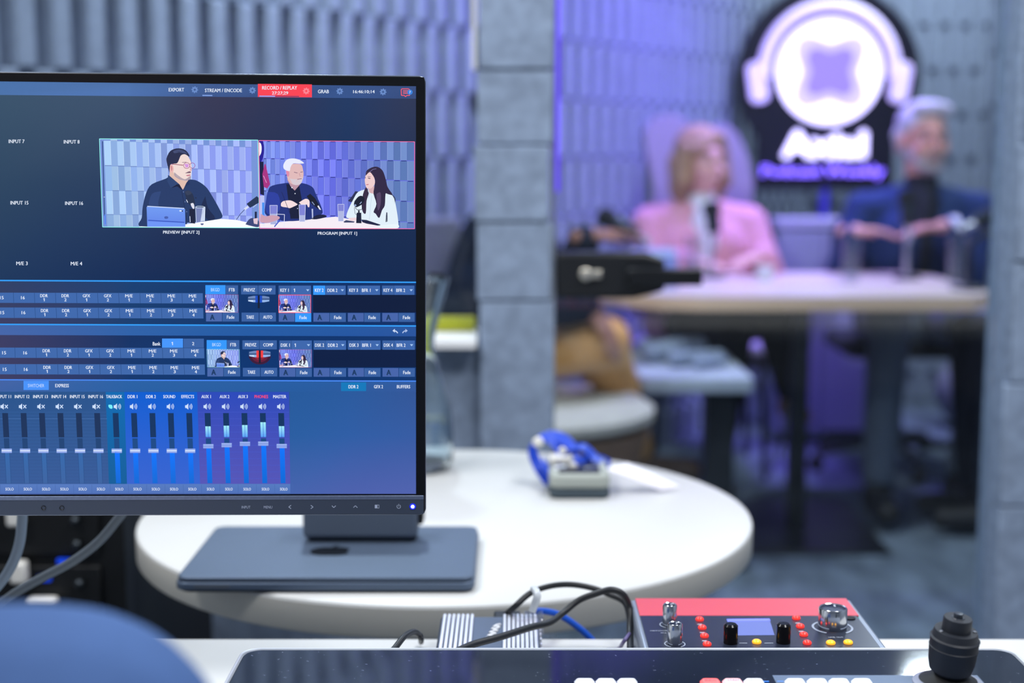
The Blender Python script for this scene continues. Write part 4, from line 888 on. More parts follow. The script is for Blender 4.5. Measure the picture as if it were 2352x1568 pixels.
class PX:  # draws in photo pixels on the screen plane
    def __init__(s, lift): s.lift = lift
    def poly(s, mb, pts, lift=None):
        n = len(pts); mb.add([S(x, y, s.lift if lift is None else lift) for x, y in pts], [tuple(range(n-1, -1, -1))])
    def line(s, mb, a, b, w):
        dx, dy = b[0]-a[0], b[1]-a[1]; L = math.hypot(dx, dy); nx, ny = -dy/L*w/2, dx/L*w/2
        s.poly(mb, [(a[0]+nx, a[1]+ny), (a[0]-nx, a[1]-ny), (b[0]-nx, b[1]-ny), (b[0]+nx, b[1]+ny)])
    def arc(s, mb, cx, cy, r0, r1, a0, a1, n=14):
        for k in range(n):
            t0 = math.radians(a0+(a1-a0)*k/n); t1 = math.radians(a0+(a1-a0)*(k+1)/n)
            s.poly(mb, [(cx+r0*math.cos(t0), cy+r0*math.sin(t0)), (cx+r0*math.cos(t1), cy+r0*math.sin(t1)), (cx+r1*math.cos(t1), cy+r1*math.sin(t1)), (cx+r1*math.cos(t0), cy+r1*math.sin(t0))])
    def text(s, mb, t, cx, cy, w, h, skew=0):
        vs, fs, x0, x1, y0, y1 = text_mesh(t)
        mb.add([S(cx+(x-(x0+x1)/2)*w/(x1-x0), cy-(y-(y0+y1)/2)*h/(y1-y0), s.lift) for x, y in vs], fs)
P0 = PX(LB)
for tx, x, w_ in (('INPUT', 565.5, 20), ('MENU', 616, 19.5)): mark('button_label', lambda mb: P0.text(mb, tx, x, 1163.5, w_, 6))
def chev(pts):
    def f(mb):
        for a, b in zip(pts, pts[1:]): P0.line(mb, a, b, 1.5)
    return f
for pts in ([(669, 1159), (663.5, 1163), (669, 1167)], [(714, 1159), (719.5, 1163), (714, 1167)], [(762.5, 1160), (767, 1164.5), (771.5, 1160)], [(812, 1164.5), (816.5, 1160), (821, 1164.5)]): mark('arrow_mark', chev(pts))
mark('picture_mark', lambda mb: (P0.poly(mb, [(861, 1158), (867, 1158), (867, 1166), (861, 1166)]), P0.line(mb, (866, 1158.6), (871, 1158.6), 1.1), P0.line(mb, (866, 1165.4), (871, 1165.4), 1.1), P0.line(mb, (870.6, 1158), (870.6, 1166), 1.1)))
mark('power_mark', lambda mb: (P0.arc(mb, 916, 1162, 3.6, 4.8, -55, 235, 18), P0.line(mb, (916, 1156), (916, 1162), 1.2)))
c = S(948, 1162, .0012); Ml = MP.copy(); Ml.translation = c
pl_ = MB().lathe([(.0011, .0003), (.0024, 0), (.0024, -.0003)], Ml, 24, False).build('power_light', mat('led_blue', (20, 30, 200), .3, emit=(20, 40, 255), estr=1.0), mt)
MB().lathe([(.0014, .0001), (.0012, .0006), (.0001, .0008)], Ml, 20, False).build('light_core', mat('led_white', (240, 240, 255), .3, emit=(225, 230, 255), estr=3), pl_)
for px in (101, 143):
    c = S(px, 1165, .0004); Mh = MP.copy(); Mh.translation = c
    MB().lathe([(.0018, .0004), (.0018, .0009), (.0014, .0006), (.0001, -.0002)], Mh, 20, False).build('sensor_hole', mat('hole_dark', (20, 24, 30), .3), mt)
# arm
ac = PL((uL+uR)/2, (vT+vB)/2, -.055)
MB().box((ac.x-.05, ac.y-.005, ac.z-.05), (ac.x+.05, ac.y+.012, ac.z+.05)).build('mount_plate', blk, mt, bevel=.003)
MB().tube([ac+V((0, .01, 0)), ac+V((-.1, .06, 0)), (-.56, 1.17, ac.z), (-.56, 1.17, ac.z-.02)], .016, 12, 5).caps((-.56, 1.17, ac.z+.03), (-.56, 1.17, DZ+.012), .018, .018).build('arm', blk, mt)
MB().box((-.61, 1.12, DZ), (-.51, 1.225, DZ+.012)).build('arm_clamp', blk, mt, bevel=.002)

# ---------------- what the screen shows ----------------
sm_ = bpy.data.materials.new('lit_screen'); sm_.use_nodes = True; nt = sm_.node_tree; b_ = nt.nodes['Principled BSDF']
b_.inputs['Base Color'].default_value = (.006, .007, .009, 1); b_.inputs['Roughness'].default_value = .3; b_.inputs['Specular IOR Level'].default_value = .35
at_ = nt.nodes.new('ShaderNodeAttribute'); at_.attribute_name = 'pixel'; nt.links.new(at_.outputs['Color'], b_.inputs['Emission Color']); b_.inputs['Emission Strength'].default_value = 1.0
class UI:
    def __init__(s): s.v = []; s.f = []; s.c = []; s.L = 0.0004; s.T = None
    def poly(s, pts, col, col2=None):
        if s.T: pts = [s.T(*p) for p in pts]
        s.L += 2e-7; k = len(s.v); n = len(pts); s.v += [tuple(S(x, y, s.L)) for x, y in pts]
        s.f.append(tuple(range(k+n-1, k-1, -1)))
        if col2: s.c.append([lin(col2) if p[1] > sum(q[1] for q in pts)/n else lin(col) for p in pts][::-1])
        else: s.c.append([lin(col)]*n)
    def rect(s, x0, y0, x1, y1, col, col2=None, sk=0): s.poly([(x0, y0), (x1, y0), (x1+sk, y1), (x0+sk, y1)], col, col2)
    def grid(s, xs, lines, cols):
        for j in range(len(lines)-1):
            for i in range(len(xs)-1):
                ya = lambda x, L: L[0]+(L[1]-L[0])*x/955.5
                pts = [(xs[i], ya(xs[i], lines[j])), (xs[i+1], ya(xs[i+1], lines[j])), (xs[i+1], ya(xs[i+1], lines[j+1])), (xs[i], ya(xs[i], lines[j+1]))]
                k = len(s.v); s.v += [tuple(S(x, y, s.L)) for x, y in pts]; s.f.append((k+3, k+2, k+1, k)); s.c.append([lin(c) for c in (cols[j+1][i], cols[j+1][i+1], cols[j][i+1], cols[j][i])])
        s.L += 2e-7
    def text(s, t, cx, cy, w, col=(232, 240, 255), h=8.2, bold=True):
        if t == '1':
            s.poly([(cx-.5, cy-h/2), (cx+1.1, cy-h/2), (cx+1.1, cy+h/2), (cx-.5, cy+h/2)], col); s.poly([(cx-.5, cy-h/2), (cx-.5, cy-h/2+1.8), (cx-2, cy-h/2+2.6), (cx-2, cy-h/2+1.2)], col); return
        vs, fs, x0, x1, y0, y1 = text_mesh(t); s.L += 2e-7; k = len(s.v)
        offs = ((0, 0), (.4, 0)) if bold else ((0, 0),)
        for ox, oy in offs:
            k = len(s.v)
            for x, y in vs:
                X = cx+ox-.25+(x-(x0+x1)/2)*w/(x1-x0); Y = cy-(y-(y0+y1)/2)*h/(y1-y0)
                if s.T: X, Y = s.T(X, Y)
                s.v.append(tuple(S(X, Y, s.L)))
            for f_ in fs: s.f.append(tuple(k+i for i in f_)); s.c.append([lin(col)]*len(f_))
            s.L += 1e-7
    def line(s, a, b, w, col):
        dx, dy = b[0]-a[0], b[1]-a[1]; L = math.hypot(dx, dy) or 1; nx, ny = -dy/L*w/2, dx/L*w/2
        s.poly([(a[0]+nx, a[1]+ny), (a[0]-nx, a[1]-ny), (b[0]-nx, b[1]-ny), (b[0]+nx, b[1]+ny)], col)
    def pline(s, pts, w, col):
        for a, b in zip(pts, pts[1:]): s.line(a, b, w, col)
    def disc(s, cx, cy, r, col, n=16, ry=None): s.poly([(cx+r*math.cos(2*math.pi*k/n), cy+(ry or r)*math.sin(2*math.pi*k/n)) for k in range(n)], col)
    def blob(s, pts, col, sub=3, col2=None):
        P = smooth([(x, y, 0) for x, y in pts]+[(pts[0][0], pts[0][1], 0)], sub)[:-1]; s.poly([(p.x, p.y) for p in P], col, col2)
    def arc(s, cx, cy, r0, r1, a0, a1, col, n=8):
        for k in range(n):
            t0 = math.radians(a0+(a1-a0)*k/n); t1 = math.radians(a0+(a1-a0)*(k+1)/n)
            s.poly([(cx+r0*math.cos(t0), cy+r0*math.sin(t0)), (cx+r0*math.cos(t1), cy+r0*math.sin(t1)), (cx+r1*math.cos(t1), cy+r1*math.sin(t1)), (cx+r1*math.cos(t0), cy+r1*math.sin(t0))], col)
    def build(s, name, parent):
        me = bpy.data.meshes.new(name); o_ = parent.matrix_world.translation.copy(); o_ = mt.matrix_world.translation.copy(); me.from_pydata([tuple(V(v)-o_) for v in s.v], [], s.f); me.materials.append(sm_)
        at2 = me.color_attributes.new('pixel', 'FLOAT_COLOR', 'CORNER'); cols = [x for c_ in s.c for q in c_ for x in (*q, 1)]
        at2.data.foreach_set('color', cols); me.update()
        o = bpy.data.objects.new(name, me); C.objects.link(o); o.parent = parent; o.matrix_parent_inverse = Matrix.Identity(4)
        if parent.name != mt.name: o.location = (0, 0, 0)
        return o
ui = UI()
WH = (232, 240, 255)
XL = -760
def lx(y): return XL
# page grounds, with the panel's glow and glare put into their colours
GX = (XL, 0, 300, 500, 650, 800, 955.5)
ui.grid(GX, ((187, 198), (420, 424), (645, 650)), (
    ((58, 84, 108), (56, 82, 106), (58, 80, 108), (54, 54, 82), (44, 50, 84), (30, 54, 96), (46, 54, 84)),
    ((44, 70, 98), (40, 66, 94), (32, 56, 92), (34, 46, 80), (26, 42, 80), (14, 44, 88), (20, 40, 78)),
    ((26, 54, 92), (22, 50, 88), (8, 38, 82), (4, 34, 76), (2, 30, 72), (2, 34, 76), (6, 34, 76))))
ui.grid(GX, ((187, 198), (218, 226.5)), (((80, 124, 186), (76, 120, 182), (80, 120, 182), (64, 98, 158), (62, 92, 150), (58, 88, 146), (60, 84, 138)), ((84, 126, 190), (80, 122, 186), (76, 114, 178), (60, 92, 152), (58, 88, 146), (54, 84, 142), (56, 80, 134))))
ui.grid(GX, ((643, 648), (745, 750)), (((48, 60, 98), (44, 60, 98), (16, 60, 112), (6, 52, 108), (2, 46, 102), (2, 44, 100), (6, 46, 104)), ((62, 60, 96), (58, 58, 94), (18, 58, 108), (6, 50, 106), (2, 46, 102), (2, 44, 100), (6, 44, 102))))
ui.poly([(719, 676), (955.5, 677), (955.5, 717), (719, 717)], (2, 20, 56))
ui.grid(GX, ((745, 748), (769, 772)), (((70, 104, 172), (66, 100, 168), (44, 96, 166), (36, 92, 162), (34, 88, 160), (34, 86, 160), (38, 84, 156)), ((74, 106, 174), (68, 100, 168), (44, 96, 168), (34, 90, 164), (32, 88, 162), (32, 84, 160), (38, 82, 156))))
ui.grid(GX, ((769, 772), (872, 876)), (((62, 60, 96), (58, 58, 96), (12, 46, 98), (4, 48, 104), (2, 48, 106), (4, 48, 106), (8, 50, 108)), ((66, 58, 96), (60, 58, 94), (10, 52, 108), (2, 52, 112), (2, 50, 110), (2, 50, 110), (6, 52, 112))))
ui.poly([(720, 801), (955.5, 802), (955.5, 843), (720, 843)], (2, 24, 64))
ui.grid(GX, ((872, 875.5), (899, 900)), (((72, 100, 166), (66, 98, 164), (38, 96, 164), (38, 94, 162), (36, 92, 162), (38, 90, 160), (48, 90, 158)), ((66, 98, 164), (60, 96, 162), (36, 94, 162), (36, 92, 160), (34, 90, 158), (40, 88, 156), (50, 86, 154))))
ui.grid((600, 666, 800, 955.5), ((899, 899), (1000, 1000), (1134, 1133.5)), (((34, 88, 154), (34, 88, 154), (38, 88, 156), (48, 84, 150)), ((38, 92, 160), (38, 92, 160), (44, 92, 164), (52, 90, 162)), ((68, 98, 172), (68, 98, 172), (76, 96, 172), (80, 98, 174))))
ui.poly([(XL, 898), (0, 899), (666, 899), (666, 1134), (0, 1135), (XL, 1136)], (40, 82, 140), (64, 92, 160))
for y0, y1 in ((643.5, 648), (744.5, 748.2)): ui.line((XL, y0-3), (955.5, y1), 3.2, (50, 158, 250))
ui.line((XL, 869), (955.5, 874.8), 2.6, (74, 140, 252))
# top bar
ui.text('EXPORT', 405.5, 206, 35); ui.text('STREAM / ENCODE', 513.5, 207.5, 85); ui.line((465, 219), (488, 219.3), 2.6, (128, 160, 226))
ui.poly([(592.5, 192.5), (716.5, 193.8), (716.5, 223.5), (592.5, 222.5)], (252, 66, 82)); ui.text('RECORD / REPLAY', 642.5, 201.5, 80); ui.text('27:27;29', 643.5, 214, 37)
ui.line((596, 220.8), (632, 221), 2.4, (132, 170, 250)); ui.line((632, 221), (687, 221.4), 1.6, (90, 50, 100))
ui.text('GRAB', 743, 210, 25); ui.text('16:46:10;14', 836, 211, 49)
def gear(x, y, col, hole):
    pts = []
    for k in range(32):
        a = 2*math.pi*k/32; r_ = 8 if (k % 4) in (0, 1) else 6; pts.append((x+r_*math.cos(a), y+r_*math.sin(a)))
    ui.poly(pts, col); ui.disc(x, y, 2.4, hole)
for x, y in ((447.5, 206), (580, 207.5), (780.5, 209.5), (880, 211)): gear(x, y, (104, 138, 200), (60, 90, 146))
gear(703.5, 209, (255, 132, 146), (252, 66, 82))
r_ = [(923, 204), (938, 204), (941, 206), (941, 219), (934.5, 219), (931.5, 222), (928.5, 219), (922, 219), (921.5, 206), (923, 204)]
ui.pline(r_, 1.8, (255, 92, 112))
for y in (208, 211.3, 214.6): ui.line((925.5, y), (937.5, y), 1.4, (255, 110, 128))
ui.disc(941.8, 211.7, 6, (56, 130, 224)); ui.text('7', 941.8, 211.8, 3, h=6)
# inputs
for s_, x, y, w_ in (('INPUT 7', 38.5, 324.5, 36), ('INPUT 8', 165, 325.5, 36), ('INPUT 15', 45, 465.5, 41), ('INPUT 16', 170.5, 466.5, 41), ('M/E 3', 51, 604.5, 26), ('M/E 4', 176, 605, 26), ('INPUT 6', -88, 324, 36), ('INPUT 14', -82, 465, 41)): ui.text(s_, x, y, w_)
ui.text('PREVIEW [INPUT 2]', 416.5, 534, 83, h=9); ui.text('PROGRAM [INPUT 1]', 775, 536.5, 90, h=9)

BTN = (62, 104, 172); DIV = (40, 78, 136)
def rowbar(yt, yb, xr, xdiv0, names_x, labels, drop, x15):
    ui.poly([(XL, yt-2), (xr, yt+drop), (xr+.6, yb+drop), (XL, yb-2)], BTN)
    for k in range(12):
        x = xdiv0-k*48.4
        ui.line((x, yt), (x+1.2, yb+1), 1.1, DIV)
    for k, (a, b) in enumerate(labels):
        x = names_x+k*48.75; y = (yt+yb)/2+k*.1
        ui.text(a, x, y-4.6, 17, h=7.2); ui.text(b, x+.4, y+4.8, 3.4 if b == '1' else 4.8, h=7)
    ui.text('16', x15+48.5, (yt+yb)/2, 8.5, h=7.4); ui.text('15', x15, (yt+yb)/2, 8.5, h=7.4)
LABS = [('DDR', '1'), ('DDR', '2'), ('GFX', '1'), ('GFX', '2'), ('M/E', '1'), ('M/E', '2'), ('M/E', '3'), ('M/E', '4')]
rowbar(671.5, 695, 466, 418, 101.5, LABS, 1.5, 4.5)
rowbar(705.5, 729.5, 467, 419.5, 103, LABS, 1.5, 6)
rowbar(798, 821.5, 469, 421.5, 107, LABS, .8, 10)
rowbar(836, 859.5, 470.5, 423, 108.5, LABS, .6, 11.5)
ui.text('Bank', 360, 789, 17.5); ui.rect(372.5, 777, 420.5, 798, (70, 150, 252)); ui.rect(421.5, 777.3, 468.5, 798, (58, 98, 164)); ui.text('1', 396.3, 788.5, 3.2, h=7.2); ui.text('2', 444, 788.7, 4.8, h=7.2)
LT = (52, 152, 252); B2 = (56, 96, 162)
def cell(x0, y0, x1, y1, col, s_=None, w_=None, tx=None, h=7.6, tc=WH, bold=True):
    ui.rect(x0, y0, x1, y1, col)
    if s_: ui.text(s_, tx if tx else (x0+x1)/2, (y0+y1)/2, w_, tc, h, bold)
def tri(x, y): ui.poly([(x-3.8, y-2), (x+3.8, y-2), (x, y+2.6)], (170, 204, 246))
def shade_a(x, y, bg):
    ui.rect(x, y-10, x+36.5, y+10, bg)
    ui.text('A', x+15.5, y+.8, 10, (44, 78, 128), 12.5); ui.text('A', x+14, y, 9.6, (20, 48, 88), 12.5)
def keyer(dy, dx, names, bk, red):
    yt, yb = 654.5+dy, 675.5+dy
    cell(472+dx, yt, 518+dx, yb, LT, 'BKGD', 20, tc=(200, 226, 255), bold=False); cell(518.6+dx, yt+.4, 547+dx, yb, B2, 'FTB', 13)
    cell(554+dx, yt+.6, 592.5+dx, yb+.2, B2, 'PREVIZ', 25.5); cell(593.5+dx, yt+.6, 633+dx, yb+.4, B2, 'COMP', 22.5)
    X = (640, 719.5, 798.5, 877.5)
    for k, (n_, v_, nw, vw) in enumerate(names):
        x = X[k]+(dx*.6 if k == 0 else dx*.3); hot = (dy == 0 and k == 1)
        cell(x, yt+1, x+27.5, yb+1.2, LT if hot else B2, n_, nw); cell(x+28, yt+1, x+74.5, yb+1.3, (60, 102, 172)); ui.text(v_, x+33+vw/2+(0 if k else 2), yt+11.8, vw, h=7.6); tri(x+67, yt+11.6)
    yt, yb = 717.5+dy+(.6 if dy else 0), 738+dy
    ym = (yt+yb)/2; yy = ym
    shade_a(473.5+dx, yy, (74, 104, 172)); cell(511+dx, yt, 549+dx, yb, B2, 'Fade', 17)
    cell(555+dx, yt, 594.5+dx, yb, B2, 'TAKE', 17.5); cell(596+dx, yt, 634+dx, yb, B2, 'AUTO', 20.5)
    for k, x in enumerate(X):
        x += dx*.5 if k == 0 else dx*.2; hot = dy == 0 and k == 0
        shade_a(x+.5, yy+.6, (70, 100, 170)); cell(x+38, yt+.8, x+75, yb+.8, LT if hot else B2, 'Fade', 16.5)
    # T-bar
    cx_, cy_ = 594.5+dx*.8, 686.5+dy
    if red:
        for q, cc in ((26, (60, 20, 52)), (20, (104, 24, 52)), (14, (150, 30, 48))): ui.poly([(cx_+q*math.cos(math.pi*k/10), cy_+2+q*.85*math.sin(math.pi*k/10)) for k in range(11)], cc)
    ui.poly([(cx_-25, cy_-5), (cx_-12, cy_-8), (cx_+12, cy_-8), (cx_+25, cy_-5), (cx_+25, cy_+5), (cx_+12, cy_+8), (cx_-12, cy_+8), (cx_-25, cy_+5)], (66, 92, 140))
    ui.poly([(cx_-24, cy_-5), (cx_-12, cy_-7), (cx_+12, cy_-7), (cx_+24, cy_-5), (cx_+24, cy_-2), (cx_-24, cy_-2)], (112, 138, 188)); ui.poly([(cx_-24, cy_+2), (cx_+24, cy_+2), (cx_+24, cy_+5), (cx_+12, cy_+7), (cx_-12, cy_+7), (cx_-24, cy_+5)], (150, 184, 236))
    ui.poly([(cx_-24, cy_+3), (cx_-13, cy_+3), (cx_-13, cy_+6), (cx_-24, cy_+4.5)], (226, 240, 255))
    cc = (246, 62, 62) if red else (24, 76, 196)
    for q in (-1, 1): ui.rect(cx_+q*5-2.8, cy_-8, cx_+q*5+2.8, cy_+8, cc)
    ui.rect(cx_-2.2, cy_-8, cx_+2.2, cy_+21, (18, 24, 44))
keyer(0, 0, (('KEY 1', '1', 19, 3.4), ('KEY 2', 'DDR 2', 19.5, 22.5), ('KEY 3', 'BFR 1', 19.5, 19.5), ('KEY 4', 'BFR 2', 20, 20)), 0, False)
keyer(126, 3, (('DSK 1', '1', 20.5, 3.4), ('DSK 2', 'DDR 2', 20.5, 22.5), ('DSK 3', 'BFR 1', 20.5, 19.5), ('DSK 4', 'BFR 2', 20.5, 20)), 0, True)
# undo / redo
for q, x in ((-1, 908), (1, 930)):
    cc = (206, 222, 250) if q < 0 else (170, 190, 232)
    ui.poly([(x+q*6.5, 759), (x-q*0+q*1, 754.5), (x+q*1, 763.5)], cc); ui.pline([(x+q*2, 759), (x-q*2.5, 760.5), (x-q*5.5, 764.5)], 2.4, cc)
# tabs
ui.rect(54.5, 874, 112.5, 895, (72, 146, 250)); ui.text('SWITCHER', 83.5, 885, 37.5, (206, 226, 255), bold=False, h=7.6); ui.text('EXPRESS', 143, 885, 31, h=7.8)
ui.rect(783.5, 877.5, 841, 897.5, (14, 120, 186)); ui.text('DDR 2', 812, 887.5, 22.5, h=7.6); ui.text('GFX 2', 869.5, 887.5, 20.5, h=7.6); ui.text('BUFFERS', 927, 887.5, 30.5, h=7.6)
# ---- audio mixer
ui.poly([(XL, 900), (243, 899.5), (250.5, 1110.5), (XL, 1111)], (38, 82, 138), (52, 88, 150))
ui.poly([(243, 899.5), (286, 899.5), (292, 1110.5), (250.5, 1110.5)], (6, 106, 178), (4, 92, 152))
ui.poly([(286, 899.5), (453, 899.5), (460, 1110.5), (292, 1110.5)], (0, 92, 208), (52, 98, 208))
ui.poly([(453, 899.5), (664, 899.5), (667, 1110.5), (460, 1110.5)], (40, 72, 186), (84, 84, 182))
for k in range(22):
    y = 946+k*7.6; hl = k in (2, 12)
    ui.line((XL, y), (246+k*.2, y), .7, (78, 122, 188) if hl else (52, 96, 160)); 
    if k % 2 == 0: ui.line((456+k*.3, y), (664.5, y), .6, (70, 92, 206))
ui.poly([(XL, 1111), (667, 1110.5), (667, 1132), (XL, 1133)], (84, 122, 192), (78, 112, 184))
CH = [('INPUT 8', 0), ('INPUT 9', 0), ('INPUT 10', 0), ('INPUT 11', 0), ('INPUT 12', 0), ('INPUT 13', 0), ('INPUT 14', 0), ('INPUT 15', 0), ('INPUT 16', 0), ('TALKBACK', 1), ('DDR 1', 1), ('DDR 2', 1), ('SOUND', 1), ('EFFECTS', 1), ('AUX 1', 2), ('AUX 2', 2), ('AUX 3', 2), ('PHONES', 2), ('MASTER', 2)]
for k, (n_, kind) in enumerate(CH):
    x = 9+(k-3)*42.25; wn = {'INPUT 8': 30, 'TALKBACK': 36.5, 'DDR 1': 22, 'DDR 2': 22.5, 'SOUND': 27.5, 'EFFECTS': 29, 'AUX 1': 21.5, 'AUX 2': 22, 'AUX 3': 22, 'PHONES': 31, 'MASTER': 30}.get(n_, 33.5)
    ui.text(n_, x, 910.2, wn, (255, 70, 96) if n_ == 'PHONES' else WH, 7.4)
    sx_ = x+(1.5 if kind else 0)+(5 if n_ == 'TALKBACK' else 0); y = 933
    ui.poly([(sx_-7.5, y-3), (sx_-4.5, y-3), (sx_, y-7), (sx_, y+7), (sx_-4.5, y+3.4), (sx_-7.5, y+3.4)], (206, 224, 252))
    if kind:
        for r0 in (3.2, 6, 8.6): ui.arc(sx_+.2, y, r0-.6, r0+.6, -48, 48, (206, 224, 252), 6)
    else:
        ui.line((sx_+2.5, y-3.8), (sx_+9.5, y+4), 2, (206, 224, 252)); ui.line((sx_+9.5, y-3.8), (sx_+2.5, y+4), 2, (206, 224, 252))
    if n_ == 'TALKBACK': ui.blob([(x-13, y-4), (x-6, y-4), (x-3.5, y+1), (x-5, y+5), (x-10, y+4), (x-13, y)], (120, 240, 255))
    kx = (1.6-.055*(k-3))
    def fx(yy): return x+3.2+(yy-948)*(.052-.0016*(k-3))
    def bar(ya, yb, w_, c1, c2=None): ui.poly([(fx(ya)-w_/2, ya), (fx(ya)+w_/2, ya), (fx(yb)+w_/2, yb), (fx(yb)-w_/2, yb)], c1, c2)
    bar(948, 1003.5, 13.2, (24, 48, 88) if kind == 0 else (14, 50, 96)); bar(1006, 1030, 12, (30, 66, 116) if kind == 0 else (24, 72, 132))
    fy = 1034.5
    if kind == 2:
        fy = {'AUX 1': 1024, 'AUX 2': 1021.5, 'AUX 3': 1018.5, 'PHONES': 1018, 'MASTER': 1023.5}[n_]; ty = {'AUX 1': 978.5, 'AUX 2': 977, 'AUX 3': 975.5, 'PHONES': 969, 'MASTER': 978}[n_]
        bar(ty, 1003, 12.4, (164, 240, 255), (84, 158, 250)); ui.line((fx(ty), ty), (fx(1003), 1003), .9, (40, 90, 180))
    if kind: bar(fy, 1109, 11.4, (8, 116, 255), (2, 104, 212))
    else:
        bar(fy, 1109, 10.5, (50, 104, 172), (58, 98, 160))
        ui.line((fx(fy)-5.5, fy), (fx(1109)-5.5, 1109), .9, (36, 76, 134)); ui.line((fx(fy)+5.5, fy), (fx(1109)+5.5, 1109), .9, (36, 76, 134))
    X = fx(fy)-.8
    ui.rect(X-11.8, fy-4.8, X+11.8, fy+5, (156, 180, 242), (140, 164, 232)); ui.line((X-11.5, fy), (X+11.5, fy), 1.8 if kind < 2 else 1, (240, 248, 255) if kind < 2 else (110, 130, 204))
    ui.text('SOLO', fx(1122)+1.2, 1122.5, 18.5 if kind < 2 else 17, (222, 232, 252), 6.4); ui.line((fx(1122)+22, 1112), (fx(1122)+22.4, 1132), .8, (68, 102, 172))
scr = ui.build('screen', mt)

# ---------------- the two pictures and their thumbnails ----------------
def mk(sc_, ox, oy): return lambda pts: [(x/sc_+ox, y/sc_+oy) for x, y in pts]
def rnd_tile(u_, rows, dark, lightc, midc, seed, period, jit=0):
    pass
def preview(u_):
    q = mk(6.19, 220, 300); rd = random.Random(3)
    def lerp(a, b, t_): return tuple(int(a[i]+(b[i]-a[i])*t_) for i in range(3))
    u_.poly(q([(55, 115), (2305, 135), (2330, 1380), (100, 1368)]), (118, 148, 216))
    rows = [(120, 145, 130, 240), (140, 495, 240, 575), (500, 850, 575, 890), (852, 1190, 890, 1210), (1192, 1366, 1210, 1378)]
    for r, (a0, a1, b0, b1) in enumerate(rows):
        n = 24
        for k in range(n):
            t0, t1 = k/n, (k+1)/n
            def X(t_, yy): return 115+(2210-115)*(t_**.97)+(yy-120)*.042*(1-t_*.75)
            ya, yb = a0+(b0-a0)*t0, a1+(b1-a1)*t0
            base = lerp((156, 196, 236), (144, 152, 244), min(1, t0*1.25)); up = (k+r) % 2 == 1
            c1 = lerp(base, (186, 214, 250), .45) if up else lerp(base, (110, 136, 206), .3)
            if r == 0 and not up: continue
            j = rd.uniform(-.06, .06); c1 = tuple(max(0, min(255, int(v*(1+j)))) for v in c1)
            x0, x1 = X(t0, ya), X(t1, ya); x2, x3 = X(t1, yb), X(t0, yb)
            u_.poly(q([(x0, ya+2), (x1, ya+2), (x2, yb), (x3, yb)]), c1)
            if up:
                u_.poly(q([(x3, yb-4), (x2, yb-4), (x2, yb+5), (x3, yb+5)]), lerp(c1, (60, 80, 150), .6)); u_.poly(q([(x1-7, ya+6), (x1, ya+6), (x2, yb-4), (x2-7, yb-4)]), lerp(c1, (215, 232, 255), .5))
                u_.poly(q([(x1, ya+6), (x1+7, ya+6), (x2+7, yb), (x2, yb)]), lerp(c1, (84, 100, 180), .45))
    u_.line(*q([(98, 150), (128, 1210)]), 2.2, (44, 70, 130)); u_.line(*q([(134, 1190), (138, 1330)]), 2.6, (84, 130, 240)); u_.line(*q([(118, 943), (134, 943)]), 1, (240, 250, 255))
    SH = (36, 58, 104); SH2 = (26, 40, 78)
    u_.blob(q([(1040, 640), (1000, 680), (800, 760), (720, 880), (670, 1080), (655, 1240), (610, 1320), (640, 1366), (760, 1370), (1290, 1372), (1300, 1310), (1560, 1290), (1700, 1270), (1800, 1230), (1770, 1130), (1640, 900), (1560, 790), (1440, 710), (1340, 690)]), SH)
    u_.blob(q([(930, 860), (890, 1020), (900, 1110), (760, 1080), (800, 900)]), (46, 70, 122)); u_.blob(q([(1560, 930), (1600, 1100), (1700, 1240), (1600, 1270), (1500, 1100)]), SH2)
    u_.poly(q([(1060, 520), (1350, 560), (1330, 700), (1240, 840), (1190, 760), (1050, 640)]), (226, 190, 176))
    u_.blob(q([(1130, 400), (1180, 330), (1290, 340), (1345, 420), (1360, 470), (1365, 540), (1355, 640), (1340, 690), (1260, 710), (1180, 680), (1110, 600), (1090, 500)]), (242, 220, 214))
    u_.blob(q([(1120, 590), (1180, 640), (1270, 690), (1350, 640), (1345, 690), (1290, 712), (1190, 690), (1120, 640)]), (176, 160, 172))
    u_.blob(q([(1045, 500), (1075, 476), (1100, 500), (1110, 560), (1080, 600), (1055, 570)]), (236, 182, 178)); u_.blob(q([(1066, 510), (1084, 500), (1092, 545), (1076, 570)]), (206, 140, 146))
    u_.blob(q([(1050, 600), (1010, 440), (1012, 380), (1060, 290), (1150, 252), (1250, 262), (1310, 310), (1335, 370), (1270, 335), (1215, 350), (1190, 400), (1160, 460), (1100, 470), (1060, 490)]), (38, 44, 76)); u_.blob(q([(1100, 290), (1180, 268), (1260, 290), (1300, 330), (1200, 310), (1120, 320)]), (66, 76, 116))
    u_.poly(q([(1030, 630), (1050, 640), (1190, 765), (1235, 850), (1160, 790), (1070, 815), (1020, 720)]), (44, 68, 116)); u_.poly(q([(1330, 690), (1338, 760), (1280, 790), (1240, 850), (1290, 740)]), (30, 48, 92)); u_.poly(q([(1070, 815), (1160, 760), (1195, 765), (1235, 850), (1160, 790)]), (18, 26, 58))
    u_.pline(q([(1085, 474), (1245, 490)]), 1.5, (150, 60, 90))
    for cx_, ry_ in ((1295, 42), (1375, 38)):
        P_ = q([(cx_+44*math.cos(2*math.pi*k/16)*(.85 if cx_ > 1300 else 1), 495+ry_*math.sin(2*math.pi*k/16)) for k in range(17)]); u_.pline(P_, 1.1, (160, 62, 130))
    u_.poly(q([(1262, 470), (1325, 475), (1318, 520), (1280, 522)]), (214, 150, 226)); u_.line(*q([(1230, 450), (1290, 446)]), 1, (96, 74, 96))
    u_.blob(q([(1270, 605), (1320, 580), (1350, 580), (1350, 600), (1300, 604)]), (120, 90, 110)); u_.blob(q([(1285, 632), (1345, 622), (1340, 640), (1300, 645)]), (196, 120, 140)); u_.blob(q([(1345, 530), (1370, 560), (1340, 570)]), (226, 170, 176))
